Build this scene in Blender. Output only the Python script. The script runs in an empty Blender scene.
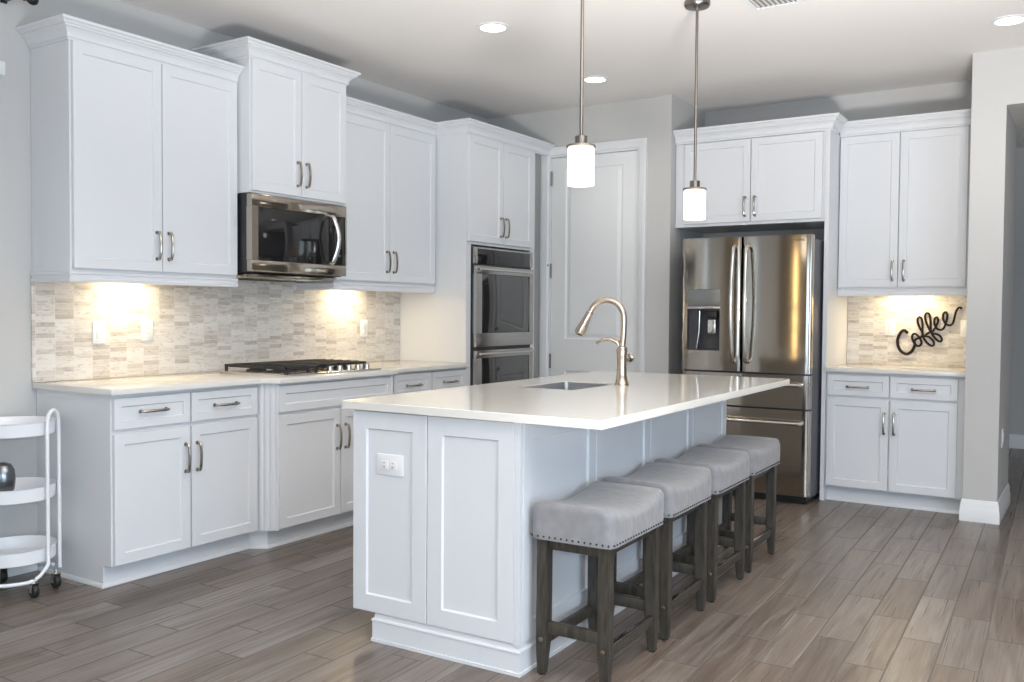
import bpy, bmesh, math, random
from mathutils import Vector, Matrix
random.seed(7)
S = bpy.context.scene
COL = S.collection

# ------------------------------------------------------------------ camera, world, large lights, exposure
def make_camera():
    yaw, pit, rol = math.radians(32.779), math.radians(-1.807), math.radians(0.416)
    F = Vector((-math.sin(yaw)*math.cos(pit), math.cos(yaw)*math.cos(pit), math.sin(pit)))
    R = Vector((math.cos(yaw), math.sin(yaw), 0)); U = R.cross(F)
    R2 = math.cos(rol)*R + math.sin(rol)*U
    U2 = -math.sin(rol)*R + math.cos(rol)*U
    cd = bpy.data.cameras.new('camera'); cd.sensor_width = 36; cd.lens = 915.5*36/1024
    cd.clip_start = 0.05; cd.clip_end = 100
    o = bpy.data.objects.new('camera', cd); COL.objects.link(o)
    m = Matrix((R2, U2, -F)).transposed().to_4x4(); m.translation = Vector((4.333, -2.474, 1.270))
    o.matrix_world = m; S.camera = o
make_camera()

W = bpy.data.worlds.new('world'); S.world = W; W.use_nodes = True
bg = W.node_tree.nodes['Background']; bg.inputs[0].default_value = (0.72, 0.86, 1.0, 1); bg.inputs[1].default_value = 1.0
S.view_settings.view_transform = 'Standard'; S.view_settings.look = 'None'
S.view_settings.gamma = 1; S.view_settings.use_curve_mapping = False
S.view_settings.exposure = -0.05

def light(name, kind, loc, energy, color, size=None, size_y=None, target=None, spot=None, spread=None):
    d = bpy.data.lights.new(name, kind); d.energy = energy; d.color = color
    if kind == 'AREA':
        d.shape = 'RECTANGLE' if size_y else 'DISK'; d.size = size
        if size_y: d.size_y = size_y
        if spread: d.spread = spread
    elif size is not None: d.shadow_soft_size = size
    if spot: d.spot_size, d.spot_blend = spot
    o = bpy.data.objects.new(name, d); COL.objects.link(o); o.location = loc
    if target is not None:
        o.rotation_euler = (Vector(target)-Vector(loc)).to_track_quat('-Z', 'Y').to_euler()
    return o
DAY = (0.60, 0.79, 1.0)
WARM = (1.0, 0.78, 0.45)
# daylight through the glazing behind the photographer and on the right of the room
light('daylight_rear_window', 'AREA', (4.7, -5.93, 1.25), 60, DAY, 3.4, 2.1, (4.7, 0, 1.25))
light('daylight_right_window', 'AREA', (7.93, -2.4, 1.25), 185, DAY, 4.0, 2.1, (0, -2.4, 1.25))
light('daylight_left_window', 'AREA', (-0.18, -1.00, 1.6), 5, DAY, 1.3, 1.3, (3, -1.00, 1.5))
# the camera's own flash, just above the lens
light('camera_flash', 'POINT', (4.333, -2.474, 1.38), 95, (0.84, 0.92, 1.0), 0.025)
light('ceiling_fill_light', 'AREA', (4.75, -1.55, 0.20), 235, (1.0, 0.98, 0.955), 0.9, None, (4.35, -0.30, 2.87), None, math.radians(108))  # unseen uplight added low beside the camera to brighten the ceiling
light('warm_reflection_strip', 'AREA', (1.30, -5.93, 1.25), 14, (1.0, 0.66, 0.22), 0.26, 2.2, (1.30, 0, 1.25))  # unseen warm strip added for a golden reflection on the refrigerator doors

# ------------------------------------------------------------------ materials
MATS = {}
def mat(name, color, rough=0.5, metal=0.0, spec=0.5, emit=None, estr=0.0, coat=0.0, bump=None, trans=0.0, aniso=0.0):
    m = bpy.data.materials.new(name); m.use_nodes = True
    nt = m.node_tree; b = nt.nodes['Principled BSDF']
    b.inputs['Base Color'].default_value = (*color, 1); b.inputs['Roughness'].default_value = rough
    b.inputs['Metallic'].default_value = metal; b.inputs['Specular IOR Level'].default_value = spec
    b.inputs['Coat Weight'].default_value = coat; b.inputs['Transmission Weight'].default_value = trans
    if aniso: b.inputs['Anisotropic'].default_value = aniso
    if emit:
        b.inputs['Emission Color'].default_value = (*emit, 1); b.inputs['Emission Strength'].default_value = estr
    MATS[name] = m
    if bump:
        sc, st, vec = bump
        tc = nt.nodes.new('ShaderNodeTexCoord'); mp = nt.nodes.new('ShaderNodeMapping'); mp.inputs['Scale'].default_value = vec
        n = nt.nodes.new('ShaderNodeTexNoise'); n.inputs['Scale'].default_value = sc; n.inputs['Detail'].default_value = 4
        bp = nt.nodes.new('ShaderNodeBump'); bp.inputs['Strength'].default_value = st; bp.inputs['Distance'].default_value = 0.002
        nt.links.new(tc.outputs['Object'], mp.inputs['Vector']); nt.links.new(mp.outputs[0], n.inputs['Vector'])
        nt.links.new(n.outputs['Fac'], bp.inputs['Height']); nt.links.new(bp.outputs[0], b.inputs['Normal'])
    return m
def N(nt, typ, **kw):
    n = nt.nodes.new(typ)
    for k, v in kw.items(): setattr(n, k, v)
    return n
def MATH(nt, op, a, b=None, c=None):
    n = nt.nodes.new('ShaderNodeMath'); n.operation = op
    for i, v in enumerate((a, b, c)):
        if v is None: continue
        if isinstance(v, (int, float)): n.inputs[i].default_value = v
        else: nt.links.new(v, n.inputs[i])
    return n.outputs[0]
def RAMP(nt, fac, stops):
    r = nt.nodes.new('ShaderNodeValToRGB')
    while len(r.color_ramp.elements) < len(stops): r.color_ramp.elements.new(0.5)
    for e, (p, c) in zip(r.color_ramp.elements, stops): e.position = p; e.color = (*c, 1)
    nt.links.new(fac, r.inputs[0]); return r.outputs[0]
def MIX(nt, fac, a, b, mode='MIX'):
    n = nt.nodes.new('ShaderNodeMix'); n.data_type = 'RGBA'; n.blend_type = mode
    for sock, v in ((n.inputs[0], fac), (n.inputs[6], a), (n.inputs[7], b)):
        if isinstance(v, (int, float)): sock.default_value = v
        elif isinstance(v, tuple): sock.default_value = (*v, 1)
        else: nt.links.new(v, sock)
    return n.outputs[2]

white = mat('white_cabinet_paint', (0.70, 0.71, 0.73), 0.38)
white2 = mat('white_trim_paint', (0.76, 0.765, 0.77), 0.35)
doorwhite = mat('white_door_paint', (0.80, 0.805, 0.80), 0.42)
wallm = mat('greige_wall_paint', (0.545, 0.535, 0.52), 0.85, spec=0.2, bump=(160, 0.08, (1, 1, 1)))
tanm = mat('tan_wall_paint', (0.36, 0.30, 0.24), 0.85, spec=0.2)
ceilm = mat('ceiling_paint', (0.80, 0.775, 0.755), 0.9, spec=0.2, bump=(120, 0.12, (1, 1, 1)))
quartz = mat('white_quartz', (0.74, 0.715, 0.665), 0.08)
steel = mat('stainless_steel', (0.42, 0.375, 0.32), 0.11, 1.0)
steelb = mat('bright_stainless', (0.66, 0.64, 0.61), 0.2, 1.0)
nickel = mat('brushed_nickel', (0.58, 0.53, 0.46), 0.22, 1.0)
faucetm = mat('warm_brushed_nickel', (0.50, 0.42, 0.34), 0.24, 1.0)
pullm = mat('satin_nickel_pull', (0.36, 0.335, 0.30), 0.18, 1.0)
ovenglass = mat('oven_window_glass', (0.02, 0.02, 0.02), 0.05)
ovenglass.node_tree.nodes['Principled BSDF'].inputs['IOR'].default_value = 2.1
blackglass = mat('black_glass', (0.012, 0.012, 0.013), 0.06, spec=0.6)
black = mat('black_enamel', (0.015, 0.015, 0.016), 0.35)
iron = mat('cast_iron', (0.02, 0.02, 0.021), 0.55)
fridgeside = mat('grey_fridge_side', (0.10, 0.10, 0.115), 0.45)
darkgrey = mat('dark_grey_plastic', (0.045, 0.045, 0.05), 0.4)
panelgrey = mat('grey_control_panel', (0.24, 0.25, 0.24), 0.25, 0.5)
plate = mat('white_plastic', (0.80, 0.80, 0.80), 0.4)
plateslot = mat('slot_dark', (0.05, 0.05, 0.05), 0.6)
signm = mat('dark_brown_metal', (0.012, 0.006, 0.005), 0.55, spec=0.25)
cartm = mat('white_powder_coat', (0.80, 0.81, 0.83), 0.3)
ovensteel = mat('oven_stainless', (0.46, 0.45, 0.43), 0.22, 1.0)
ductm = mat('duct_grey', (0.30, 0.28, 0.26), 0.7)
rubber = mat('black_rubber', (0.012, 0.012, 0.012), 0.6)
bronze = mat('aged_bronze_bolt', (0.32, 0.26, 0.18), 0.35, 1.0)
nailm = mat('dark_nailhead', (0.08, 0.075, 0.07), 0.35, 1.0)
shadeglass = mat('opal_glass_lit', (0.95, 0.94, 0.90), 0.3, emit=(1.0, 0.90, 0.72), estr=2.6)
canlens = mat('lit_lens', (0.95, 0.95, 0.95), 0.4, emit=(1.0, 0.96, 0.9), estr=9.0)
warmlens = mat('lit_warm_lens', (0.95, 0.95, 0.95), 0.4, emit=WARM, estr=4.0)
glasspane = mat('window_glass', (1, 1, 1), 0.0, trans=1.0)
glasspane.node_tree.nodes['Principled BSDF'].inputs['IOR'].default_value = 1.01
wire = mat('bowl_grey_metal', (0.22, 0.23, 0.24), 0.25, 1.0)

# brushed steel: fine vertical or horizontal grain in the roughness
def brush(m, scale_vec):
    nt = m.node_tree; b = nt.nodes['Principled BSDF']
    tc = N(nt, 'ShaderNodeTexCoord'); mp = N(nt, 'ShaderNodeMapping'); mp.inputs['Scale'].default_value = scale_vec
    n = N(nt, 'ShaderNodeTexNoise'); n.inputs['Scale'].default_value = 30; n.inputs['Detail'].default_value = 3
    nt.links.new(tc.outputs['Object'], mp.inputs['Vector']); nt.links.new(mp.outputs[0], n.inputs['Vector'])
    base = b.inputs['Roughness'].default_value
    nt.links.new(MATH(nt, 'MULTIPLY_ADD', n.outputs['Fac'], 0.05, base-0.025), b.inputs['Roughness'])
brush(steel, (1, 1, 14))
sinkm = mat('sink_stainless', (0.36, 0.35, 0.34), 0.3, 1.0)
hingem = mat('dull_nickel_hinge', (0.22, 0.21, 0.20), 0.4, 1.0)
canopym = mat('dark_brushed_nickel', (0.24, 0.215, 0.195), 0.28, 1.0)
brush(faucetm, (6, 6, 1))

def dark_wood():
    m = mat('grey_stained_wood', (0.08, 0.072, 0.06), 0.42); nt = m.node_tree; b = nt.nodes['Principled BSDF']
    tc = N(nt, 'ShaderNodeTexCoord'); mp = N(nt, 'ShaderNodeMapping'); mp.inputs['Scale'].default_value = (9, 9, 1.4)
    n = N(nt, 'ShaderNodeTexNoise'); n.inputs['Scale'].default_value = 9; n.inputs['Detail'].default_value = 5
    nt.links.new(tc.outputs['Object'], mp.inputs['Vector']); nt.links.new(mp.outputs[0], n.inputs['Vector'])
    nt.links.new(RAMP(nt, n.outputs['Fac'], [(0.3, (0.028, 0.024, 0.019)), (0.7, (0.072, 0.063, 0.051))]), b.inputs['Base Color'])
    return m
wood = dark_wood()

def fabric():
    m = mat('grey_linen', (0.37, 0.36, 0.36), 0.95, spec=0.1); nt = m.node_tree; b = nt.nodes['Principled BSDF']
    tc = N(nt, 'ShaderNodeTexCoord')
    n = N(nt, 'ShaderNodeTexNoise'); n.inputs['Scale'].default_value = 22; n.inputs['Detail'].default_value = 5
    mp = N(nt, 'ShaderNodeMapping'); mp.inputs['Scale'].default_value = (1, 3, 1)
    nt.links.new(tc.outputs['Object'], mp.inputs['Vector']); nt.links.new(mp.outputs[0], n.inputs['Vector'])
    nt.links.new(RAMP(nt, n.outputs['Fac'], [(0.3, (0.24, 0.236, 0.243)), (0.7, (0.30, 0.296, 0.302))]), b.inputs['Base Color'])
    w = N(nt, 'ShaderNodeTexNoise'); w.inputs['Scale'].default_value = 380
    nt.links.new(tc.outputs['Object'], w.inputs['Vector'])
    bp = N(nt, 'ShaderNodeBump'); bp.inputs['Strength'].default_value = 0.25; bp.inputs['Distance'].default_value = 0.002
    nt.links.new(w.outputs['Fac'], bp.inputs['Height']); nt.links.new(bp.outputs[0], b.inputs['Normal'])
    b.inputs['Sheen Weight'].default_value = 0.25
    return m
linen = fabric()

def floor_tiles():
    m = mat('wood_look_tile', (0.3, 0.26, 0.23), 0.3); nt = m.node_tree; b = nt.nodes['Principled BSDF']
    PW, PL = 0.1445, 0.63
    tc = N(nt, 'ShaderNodeTexCoord'); sep = N(nt, 'ShaderNodeSeparateXYZ'); nt.links.new(tc.outputs['Object'], sep.inputs[0])
    xs = MATH(nt, 'MULTIPLY_ADD', sep.outputs['Y'], 0.034, sep.outputs['X'])      # the courses run a touch off the wall line
    ys = MATH(nt, 'MULTIPLY_ADD', sep.outputs['X'], -0.034, sep.outputs['Y'])
    u = MATH(nt, 'MULTIPLY_ADD', xs, 1/PW, 0.09); col = MATH(nt, 'FLOOR', u); fu = MATH(nt, 'FRACT', u)
    v = MATH(nt, 'ADD', MATH(nt, 'MULTIPLY_ADD', ys, 1/PL, 0.36), MATH(nt, 'MULTIPLY', col, 0.372))
    row = MATH(nt, 'FLOOR', v); fv = MATH(nt, 'FRACT', v)
    idv = N(nt, 'ShaderNodeCombineXYZ'); nt.links.new(col, idv.inputs[0]); nt.links.new(row, idv.inputs[1])
    wn = N(nt, 'ShaderNodeTexWhiteNoise', noise_dimensions='3D'); nt.links.new(idv.outputs[0], wn.inputs['Vector'])
    wsep = N(nt, 'ShaderNodeSeparateColor'); nt.links.new(wn.outputs['Color'], wsep.inputs[0])
    # grain, stretched along the plank and shifted per plank
    gv = N(nt, 'ShaderNodeCombineXYZ')
    nt.links.new(MATH(nt, 'MULTIPLY', fu, 1.3), gv.inputs[0]); nt.links.new(MATH(nt, 'MULTIPLY', fv, 0.75), gv.inputs[1])
    nt.links.new(MATH(nt, 'MULTIPLY', wn.outputs['Value'], 57.0), gv.inputs[2])
    sv = N(nt, 'ShaderNodeMapping'); sv.inputs['Scale'].default_value = (1.6, 0.85, 1); nt.links.new(gv.outputs[0], sv.inputs['Vector'])
    rotm = N(nt, 'ShaderNodeVectorRotate', rotation_type='Z_AXIS'); nt.links.new(sv.outputs[0], rotm.inputs['Vector'])
    nt.links.new(MATH(nt, 'MULTIPLY_ADD', wsep.outputs['Green'], 0.8, -0.4), rotm.inputs['Angle'])
    g1 = N(nt, 'ShaderNodeTexNoise'); g1.inputs['Scale'].default_value = 1.8; g1.inputs['Detail'].default_value = 6; g1.inputs['Roughness'].default_value = 0.55; g1.inputs['Distortion'].default_value = 0.9
    nt.links.new(rotm.outputs[0], g1.inputs['Vector'])
    fine = N(nt, 'ShaderNodeMapping'); fine.inputs['Scale'].default_value = (5, 0.8, 1); nt.links.new(rotm.outputs[0], fine.inputs['Vector'])
    g2 = N(nt, 'ShaderNodeTexNoise'); g2.inputs['Scale'].default_value = 2.0; g2.inputs['Detail'].default_value = 6; nt.links.new(fine.outputs[0], g2.inputs['Vector'])
    basec = RAMP(nt, g1.outputs['Fac'], [(0.28, (0.160, 0.122, 0.098)), (0.46, (0.275, 0.235, 0.205)), (0.62, (0.345, 0.305, 0.272)), (0.8, (0.40, 0.365, 0.33))])
    finec = RAMP(nt, g2.outputs['Fac'], [(0.36, (0.88, 0.87, 0.86)), (0.56, (1.0, 1.0, 1.0))])
    c1 = MIX(nt, 0.75, basec, finec, 'MULTIPLY')
    vein = N(nt, 'ShaderNodeMapping'); vein.inputs['Scale'].default_value = (3.2, 0.42, 1); nt.links.new(rotm.outputs[0], vein.inputs['Vector'])
    g3 = N(nt, 'ShaderNodeTexNoise'); g3.inputs['Scale'].default_value = 1.7; g3.inputs['Detail'].default_value = 3; g3.inputs['Distortion'].default_value = 1.4
    nt.links.new(vein.outputs[0], g3.inputs['Vector'])
    va = MATH(nt, 'ABSOLUTE', MATH(nt, 'SUBTRACT', g3.outputs['Fac'], 0.5))
    vm = MATH(nt, 'MULTIPLY', MATH(nt, 'SUBTRACT', 1.0, MATH(nt, 'SMOOTH_MIN', MATH(nt, 'MULTIPLY', va, 13.0), 1.0, 0.3)), MATH(nt, 'GREATER_THAN', wsep.outputs['Blue'], 0.35))
    c1 = MIX(nt, MATH(nt, 'MULTIPLY', vm, 0.50), c1, (0.17, 0.115, 0.08))
    tone = RAMP(nt, wsep.outputs['Red'], [(0.0, (0.70, 0.67, 0.65)), (0.3, (0.98, 0.90, 0.83)), (0.6, (0.95, 0.94, 0.94)), (1.0, (1.20, 1.19, 1.18))])
    c2 = MIX(nt, 1.0, c1, tone, 'MULTIPLY'); c2 = MIX(nt, 1.0, c2, (0.66, 0.65, 0.645), 'MULTIPLY')
    eu = MATH(nt, 'MULTIPLY', MATH(nt, 'MINIMUM', fu, MATH(nt, 'SUBTRACT', 1.0, fu)), PW)
    ev = MATH(nt, 'MULTIPLY', MATH(nt, 'MINIMUM', fv, MATH(nt, 'SUBTRACT', 1.0, fv)), PL)
    gr = MATH(nt, 'LESS_THAN', MATH(nt, 'MINIMUM', eu, ev), 0.0033)
    c3 = MIX(nt, gr, c2, (0.135, 0.118, 0.105))
    nt.links.new(c3, b.inputs['Base Color'])
    nt.links.new(MATH(nt, 'MULTIPLY_ADD', gr, 0.45, MATH(nt, 'MULTIPLY_ADD', g2.outputs['Fac'], 0.16, 0.22)), b.inputs['Roughness'])
    bp = N(nt, 'ShaderNodeBump'); bp.inputs['Strength'].default_value = 0.3; bp.inputs['Distance'].default_value = 0.0015
    nt.links.new(MATH(nt, 'SUBTRACT', 1.0, gr), bp.inputs['Height']); nt.links.new(bp.outputs[0], b.inputs['Normal'])
    return m
tilem = floor_tiles()

def splash(name, axis):
    """stacked 4 x 1 inch stone mosaic: columns shifted by half a course against each other"""
    m = mat(name, (0.6, 0.55, 0.5), 0.3); nt = m.node_tree; b = nt.nodes['Principled BSDF']
    TW, TH = 0.0985, 0.0262
    tc = N(nt, 'ShaderNodeTexCoord'); sep = N(nt, 'ShaderNodeSeparateXYZ'); nt.links.new(tc.outputs['Object'], sep.inputs[0])
    u = MATH(nt, 'MULTIPLY_ADD', sep.outputs[axis], 1/TW, 0.07); col = MATH(nt, 'FLOOR', u); fu = MATH(nt, 'FRACT', u)
    v = MATH(nt, 'ADD', MATH(nt, 'MULTIPLY', sep.outputs['Z'], 1/TH), MATH(nt, 'MULTIPLY', col, 0.5)); row = MATH(nt, 'FLOOR', v); fv = MATH(nt, 'FRACT', v)
    idv = N(nt, 'ShaderNodeCombineXYZ'); nt.links.new(col, idv.inputs[0]); nt.links.new(row, idv.inputs[1])
    wn = N(nt, 'ShaderNodeTexWhiteNoise', noise_dimensions='3D'); nt.links.new(idv.outputs[0], wn.inputs['Vector'])
    ws = N(nt, 'ShaderNodeSeparateColor'); nt.links.new(wn.outputs['Color'], ws.inputs[0])
    c = RAMP(nt, ws.outputs['Red'], [(0.0, (0.47, 0.435, 0.40)), (0.16, (0.55, 0.515, 0.48)), (0.4, (0.62, 0.59, 0.56)), (1.0, (0.70, 0.68, 0.655))])
    mp = N(nt, 'ShaderNodeMapping'); mp.inputs['Scale'].default_value = (9, 9, 34); nt.links.new(tc.outputs['Object'], mp.inputs['Vector'])
    off = N(nt, 'ShaderNodeVectorMath', operation='ADD'); nt.links.new(mp.outputs[0], off.inputs[0]); nt.links.new(wn.outputs['Color'], off.inputs[1])
    n = N(nt, 'ShaderNodeTexNoise'); n.inputs['Scale'].default_value = 1.6; n.inputs['Detail'].default_value = 5; n.inputs['Distortion'].default_value = 1.5
    nt.links.new(off.outputs[0], n.inputs['Vector'])
    vein = RAMP(nt, n.outputs['Fac'], [(0.30, (0.66, 0.64, 0.62)), (0.5, (1.0, 1.0, 1.0))])
    c = MIX(nt, 0.8, c, vein, 'MULTIPLY')
    eu = MATH(nt, 'MULTIPLY', MATH(nt, 'MINIMUM', fu, MATH(nt, 'SUBTRACT', 1.0, fu)), TW)
    ev = MATH(nt, 'MULTIPLY', MATH(nt, 'MINIMUM', fv, MATH(nt, 'SUBTRACT', 1.0, fv)), TH)
    gr = MATH(nt, 'LESS_THAN', MATH(nt, 'MINIMUM', eu, ev), 0.0011)
    nt.links.new(MIX(nt, gr, c, (0.70, 0.67, 0.62)), b.inputs['Base Color'])
    nt.links.new(MATH(nt, 'MULTIPLY_ADD', gr, 0.4, 0.32), b.inputs['Roughness'])
    bp = N(nt, 'ShaderNodeBump'); bp.inputs['Strength'].default_value = 0.35; bp.inputs['Distance'].default_value = 0.0015
    nt.links.new(MATH(nt, 'MULTIPLY_ADD', ws.outputs['Green'], 0.6, MATH(nt, 'SUBTRACT', 1.0, gr)), bp.inputs['Height']); nt.links.new(bp.outputs[0], b.inputs['Normal'])
    return m
splash_l = splash('stone_mosaic_left', 'Y'); splash_b = splash('stone_mosaic_back', 'X')

# ------------------------------------------------------------------ mesh helpers
def bm_new(): return bmesh.new()
def merge(bm, t):
    me = bpy.data.meshes.new('t'); t.to_mesh(me); t.free(); bm.from_mesh(me); bpy.data.meshes.remove(me)
def box(bm, lo, hi, bev=0.0, seg=2):
    lo = [min(a, b) for a, b in zip(lo, hi)], [max(a, b) for a, b in zip(lo, hi)]
    lo, hi = lo
    t = bmesh.new(); bmesh.ops.create_cube(t, size=1)
    for v in t.verts: v.co = Vector([lo[i]+(v.co[i]+0.5)*(hi[i]-lo[i]) for i in range(3)])
    if bev: bmesh.ops.bevel(t, geom=t.edges[:], offset=bev, segments=seg, affect='EDGES', profile=0.5)
    merge(bm, t); return bm
def prism(bm, poly, z0, z1, bev=0.0, seg=2):
    t = bmesh.new(); vs = [t.verts.new((x, y, z0)) for x, y in poly]; f = t.faces.new(vs)
    r = bmesh.ops.extrude_face_region(t, geom=[f])
    for v in r['geom']:
        if isinstance(v, bmesh.types.BMVert): v.co.z = z1
    bmesh.ops.recalc_face_normals(t, faces=t.faces[:])
    if bev: bmesh.ops.bevel(t, geom=t.edges[:], offset=bev, segments=seg, affect='EDGES', profile=0.5)
    merge(bm, t); return bm
def tube(bm, path, rad, seg=10, caps=True, flat=1.0, up=None):
    """sweep a circle (or an ellipse: flat < 1 squeezes it along the second axis) along a path"""
    P = [Vector(p) for p in path]; n = len(P); rads = rad if isinstance(rad, (list, tuple)) else [rad]*n
    t0 = (P[1]-P[0]).normalized(); a = Vector(up) if up else (Vector((0, 0, 1)) if abs(t0.z) < 0.9 else Vector((1, 0, 0)))
    nrm = (a - t0*a.dot(t0)).normalized(); rings = []
    for i in range(n):
        d = (P[min(i+1, n-1)]-P[max(i-1, 0)])
        t = d.normalized() if d.length > 1e-9 else t0
        nrm = (nrm - t*nrm.dot(t)).normalized(); bn = t.cross(nrm)
        rings.append([bm.verts.new(P[i]+rads[i]*(math.cos(k*2*math.pi/seg)*nrm*flat+math.sin(k*2*math.pi/seg)*bn)) for k in range(seg)])
    for i in range(n-1):
        for k in range(seg): bm.faces.new((rings[i][k], rings[i][(k+1) % seg], rings[i+1][(k+1) % seg], rings[i+1][k]))
    if caps: bm.faces.new(rings[0][::-1]); bm.faces.new(rings[-1])
    return bm
def lathe(bm, prof, c=(0, 0, 0), seg=28, axis='z', cap=True):
    rings = []
    def P(r, h, a):
        x, y = r*math.cos(a), r*math.sin(a)
        q = {'z': (x, y, h), 'x': (h, x, y), 'y': (x, h, y)}[axis]
        return Vector(q)+Vector(c)
    for r, h in prof: rings.append([bm.verts.new(P(max(r, 1e-5), h, k*2*math.pi/seg)) for k in range(seg)])
    for i in range(len(rings)-1):
        for k in range(seg): bm.faces.new((rings[i][k], rings[i][(k+1) % seg], rings[i+1][(k+1) % seg], rings[i+1][k]))
    if cap:
        bm.faces.new(rings[0][::-1]); bm.faces.new(rings[-1])
    return bm
def sweep(bm, poly, prof, side=1):
    """mitred moulding: poly is an open plan outline, prof a closed list of (outward, z)"""
    P = [Vector((x, y)) for x, y in poly]; n = len(P); rings = []
    for i in range(n):
        ds = []
        if i > 0: ds.append((P[i]-P[i-1]).normalized())
        if i < n-1: ds.append((P[i+1]-P[i]).normalized())
        ns = [Vector((d.y, -d.x))*side for d in ds]
        m = ns[0] if len(ns) == 1 else (ns[0]+ns[1])/(1+ns[0].dot(ns[1]))
        rings.append([bm.verts.new((P[i].x+m.x*o, P[i].y+m.y*o, z)) for o, z in prof])
    k = len(prof)
    for i in range(n-1):
        for j in range(k): bm.faces.new((rings[i][j], rings[i][(j+1) % k], rings[i+1][(j+1) % k], rings[i+1][j]))
    bm.faces.new(rings[0]); bm.faces.new(rings[-1][::-1])
    return bm
def build(name, bm, m, parent=None, smooth=True, angle=38):
    bmesh.ops.recalc_face_normals(bm, faces=bm.faces[:])
    off = root_loc(parent)
    for v in bm.verts: v.co -= off
    me = bpy.data.meshes.new(name); bm.to_mesh(me); bm.free()
    ms = m if isinstance(m, (list, tuple)) else [m]
    for x in ms: me.materials.append(x)
    if smooth:
        me.polygons.foreach_set('use_smooth', [True]*len(me.polygons)); me.set_sharp_from_angle(angle=math.radians(angle))
    o = bpy.data.objects.new(name, me); COL.objects.link(o)
    if parent: o.parent = parent
    return o
def root_loc(o):
    v = Vector((0, 0, 0))
    while o: v += o.location; o = o.parent
    return v
def tag(o, label, cat, group=None, kind=None):
    o['label'] = label
    if cat: o['category'] = cat
    if group: o['group'] = group
    if kind: o['kind'] = kind
    return o
def thing(name, loc, label, cat, group=None):
    o = bpy.data.objects.new(name, None); COL.objects.link(o); o.location = loc; o.empty_display_size = 0.1
    return tag(o, label, cat, group)
def struct(name, bm, m, label=None, cat=None, **k):
    o = build(name, bm, m, **k); o['kind'] = 'structure'
    if label: o['label'] = label; o['category'] = cat
    return o
def copy_tree(o, parent=None):
    c = o.copy(); COL.objects.link(c); c.parent = parent
    for ch in [x for x in bpy.data.objects if x.parent == o]: copy_tree(ch, c)
    return c

# ------------------------------------------------------------------ room shell
L = 4.505; ZC = 2.871
struct('floor', box(bm_new(), (-0.3, -6.2, -0.05), (8.3, 8.0, 0)), tilem, 'grey brown wood look plank tile floor', 'floor', smooth=False)
struct('ceiling', box(bm_new(), (-0.3, -6.2, ZC), (8.3, 8.0, ZC+0.1)), ceilm, 'plain off white ceiling over the kitchen', 'ceiling', smooth=False)
b = bm_new()   # left wall with a window opening y -1.66..-0.34, z 0.95..2.25
box(b, (-0.15, -0.34, 0), (0, L+0.06, ZC)); box(b, (-0.15, -6.2, 0), (0, -1.66, ZC))
box(b, (-0.15, -1.66, 0), (0, -0.34, 0.95)); box(b, (-0.15, -1.66, 2.25), (0, -0.34, ZC))
struct('wall_left', b, wallm, 'light grey wall behind the cooktop cabinets', 'wall', smooth=False)
struct('wall_back', box(bm_new(), (1.645, L, 0), (3.63, L+0.055, ZC)), wallm, 'light grey wall behind the refrigerator', 'wall', smooth=False)
b = bm_new()
DX0, DX1, DZ1, PY = 0.620, 1.376, 2.497, 3.84
box(b, (0, PY, 0), (DX0-0.022, PY+0.11, ZC)); box(b, (DX1+0.022, PY, 0), (1.645, PY+0.11, ZC)); box(b, (DX0-0.022, PY, DZ1+0.022), (DX1+0.022, PY+0.11, ZC))
box(b, (1.535, PY+0.11, 0), (1.645, L+0.055, ZC))
struct('wall_pantry', b, wallm, 'light grey pantry wall with the white door', 'wall', smooth=False)
struct('wall_right', box(bm_new(), (3.632, 3.79, 0), (3.822, 4.56, ZC)), wallm, 'grey end wall beside the coffee cabinets', 'wall', smooth=False)
struct('wall_hall', box(bm_new(), (1.0, 7.5, 0), (8.3, 7.6, ZC)), wallm, 'far grey wall at the end of the hall', 'wall', smooth=False)
struct('wall_hall_blocker', box(bm_new(), (5.2, 5.3, 0), (5.3, 7.5, ZC)), wallm, 'unseen grey wall added to keep the hall dark', 'wall', smooth=False)  # out of view, added to block the right window's light from the hall
struct('wall_header', box(bm_new(), (3.822, 3.79, 2.537), (8.0, 5.3, ZC)), wallm, 'dropped header over the hall opening', 'wall', smooth=False)
b = bm_new()   # wall behind the photographer, with a wide window opening
box(b, (0, -6.0, 0), (1.16, -5.88, ZC)); box(b, (1.44, -6.0, 0), (3.0, -5.88, ZC)); box(b, (1.16, -6.0, 2.38), (1.44, -5.88, ZC)); box(b, (1.16, -6.0, 0), (1.44, -5.88, 0.12)); box(b, (6.4, -6.0, 0), (8.0, -5.88, ZC)); box(b, (3.0, -6.0, 0), (6.4, -5.88, 0.2)); box(b, (3.0, -6.0, 2.3), (6.4, -5.88, ZC))
struct('wall_rear', b, tanm, 'grey wall behind the camera with a wide window', 'wall', smooth=False)
b = bm_new()
box(b, (7.88, -6.0, 0), (8.0, -4.4, ZC)); box(b, (7.88, -0.4, 0), (8.0, 7.5, ZC)); box(b, (7.88, -4.4, 0), (8.0, -0.4, 0.2)); box(b, (7.88, -4.4, 2.3), (8.0, -0.4, ZC))
struct('wall_far_right', b, wallm, 'grey wall at the right with a wide window', 'wall', smooth=False)

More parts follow.
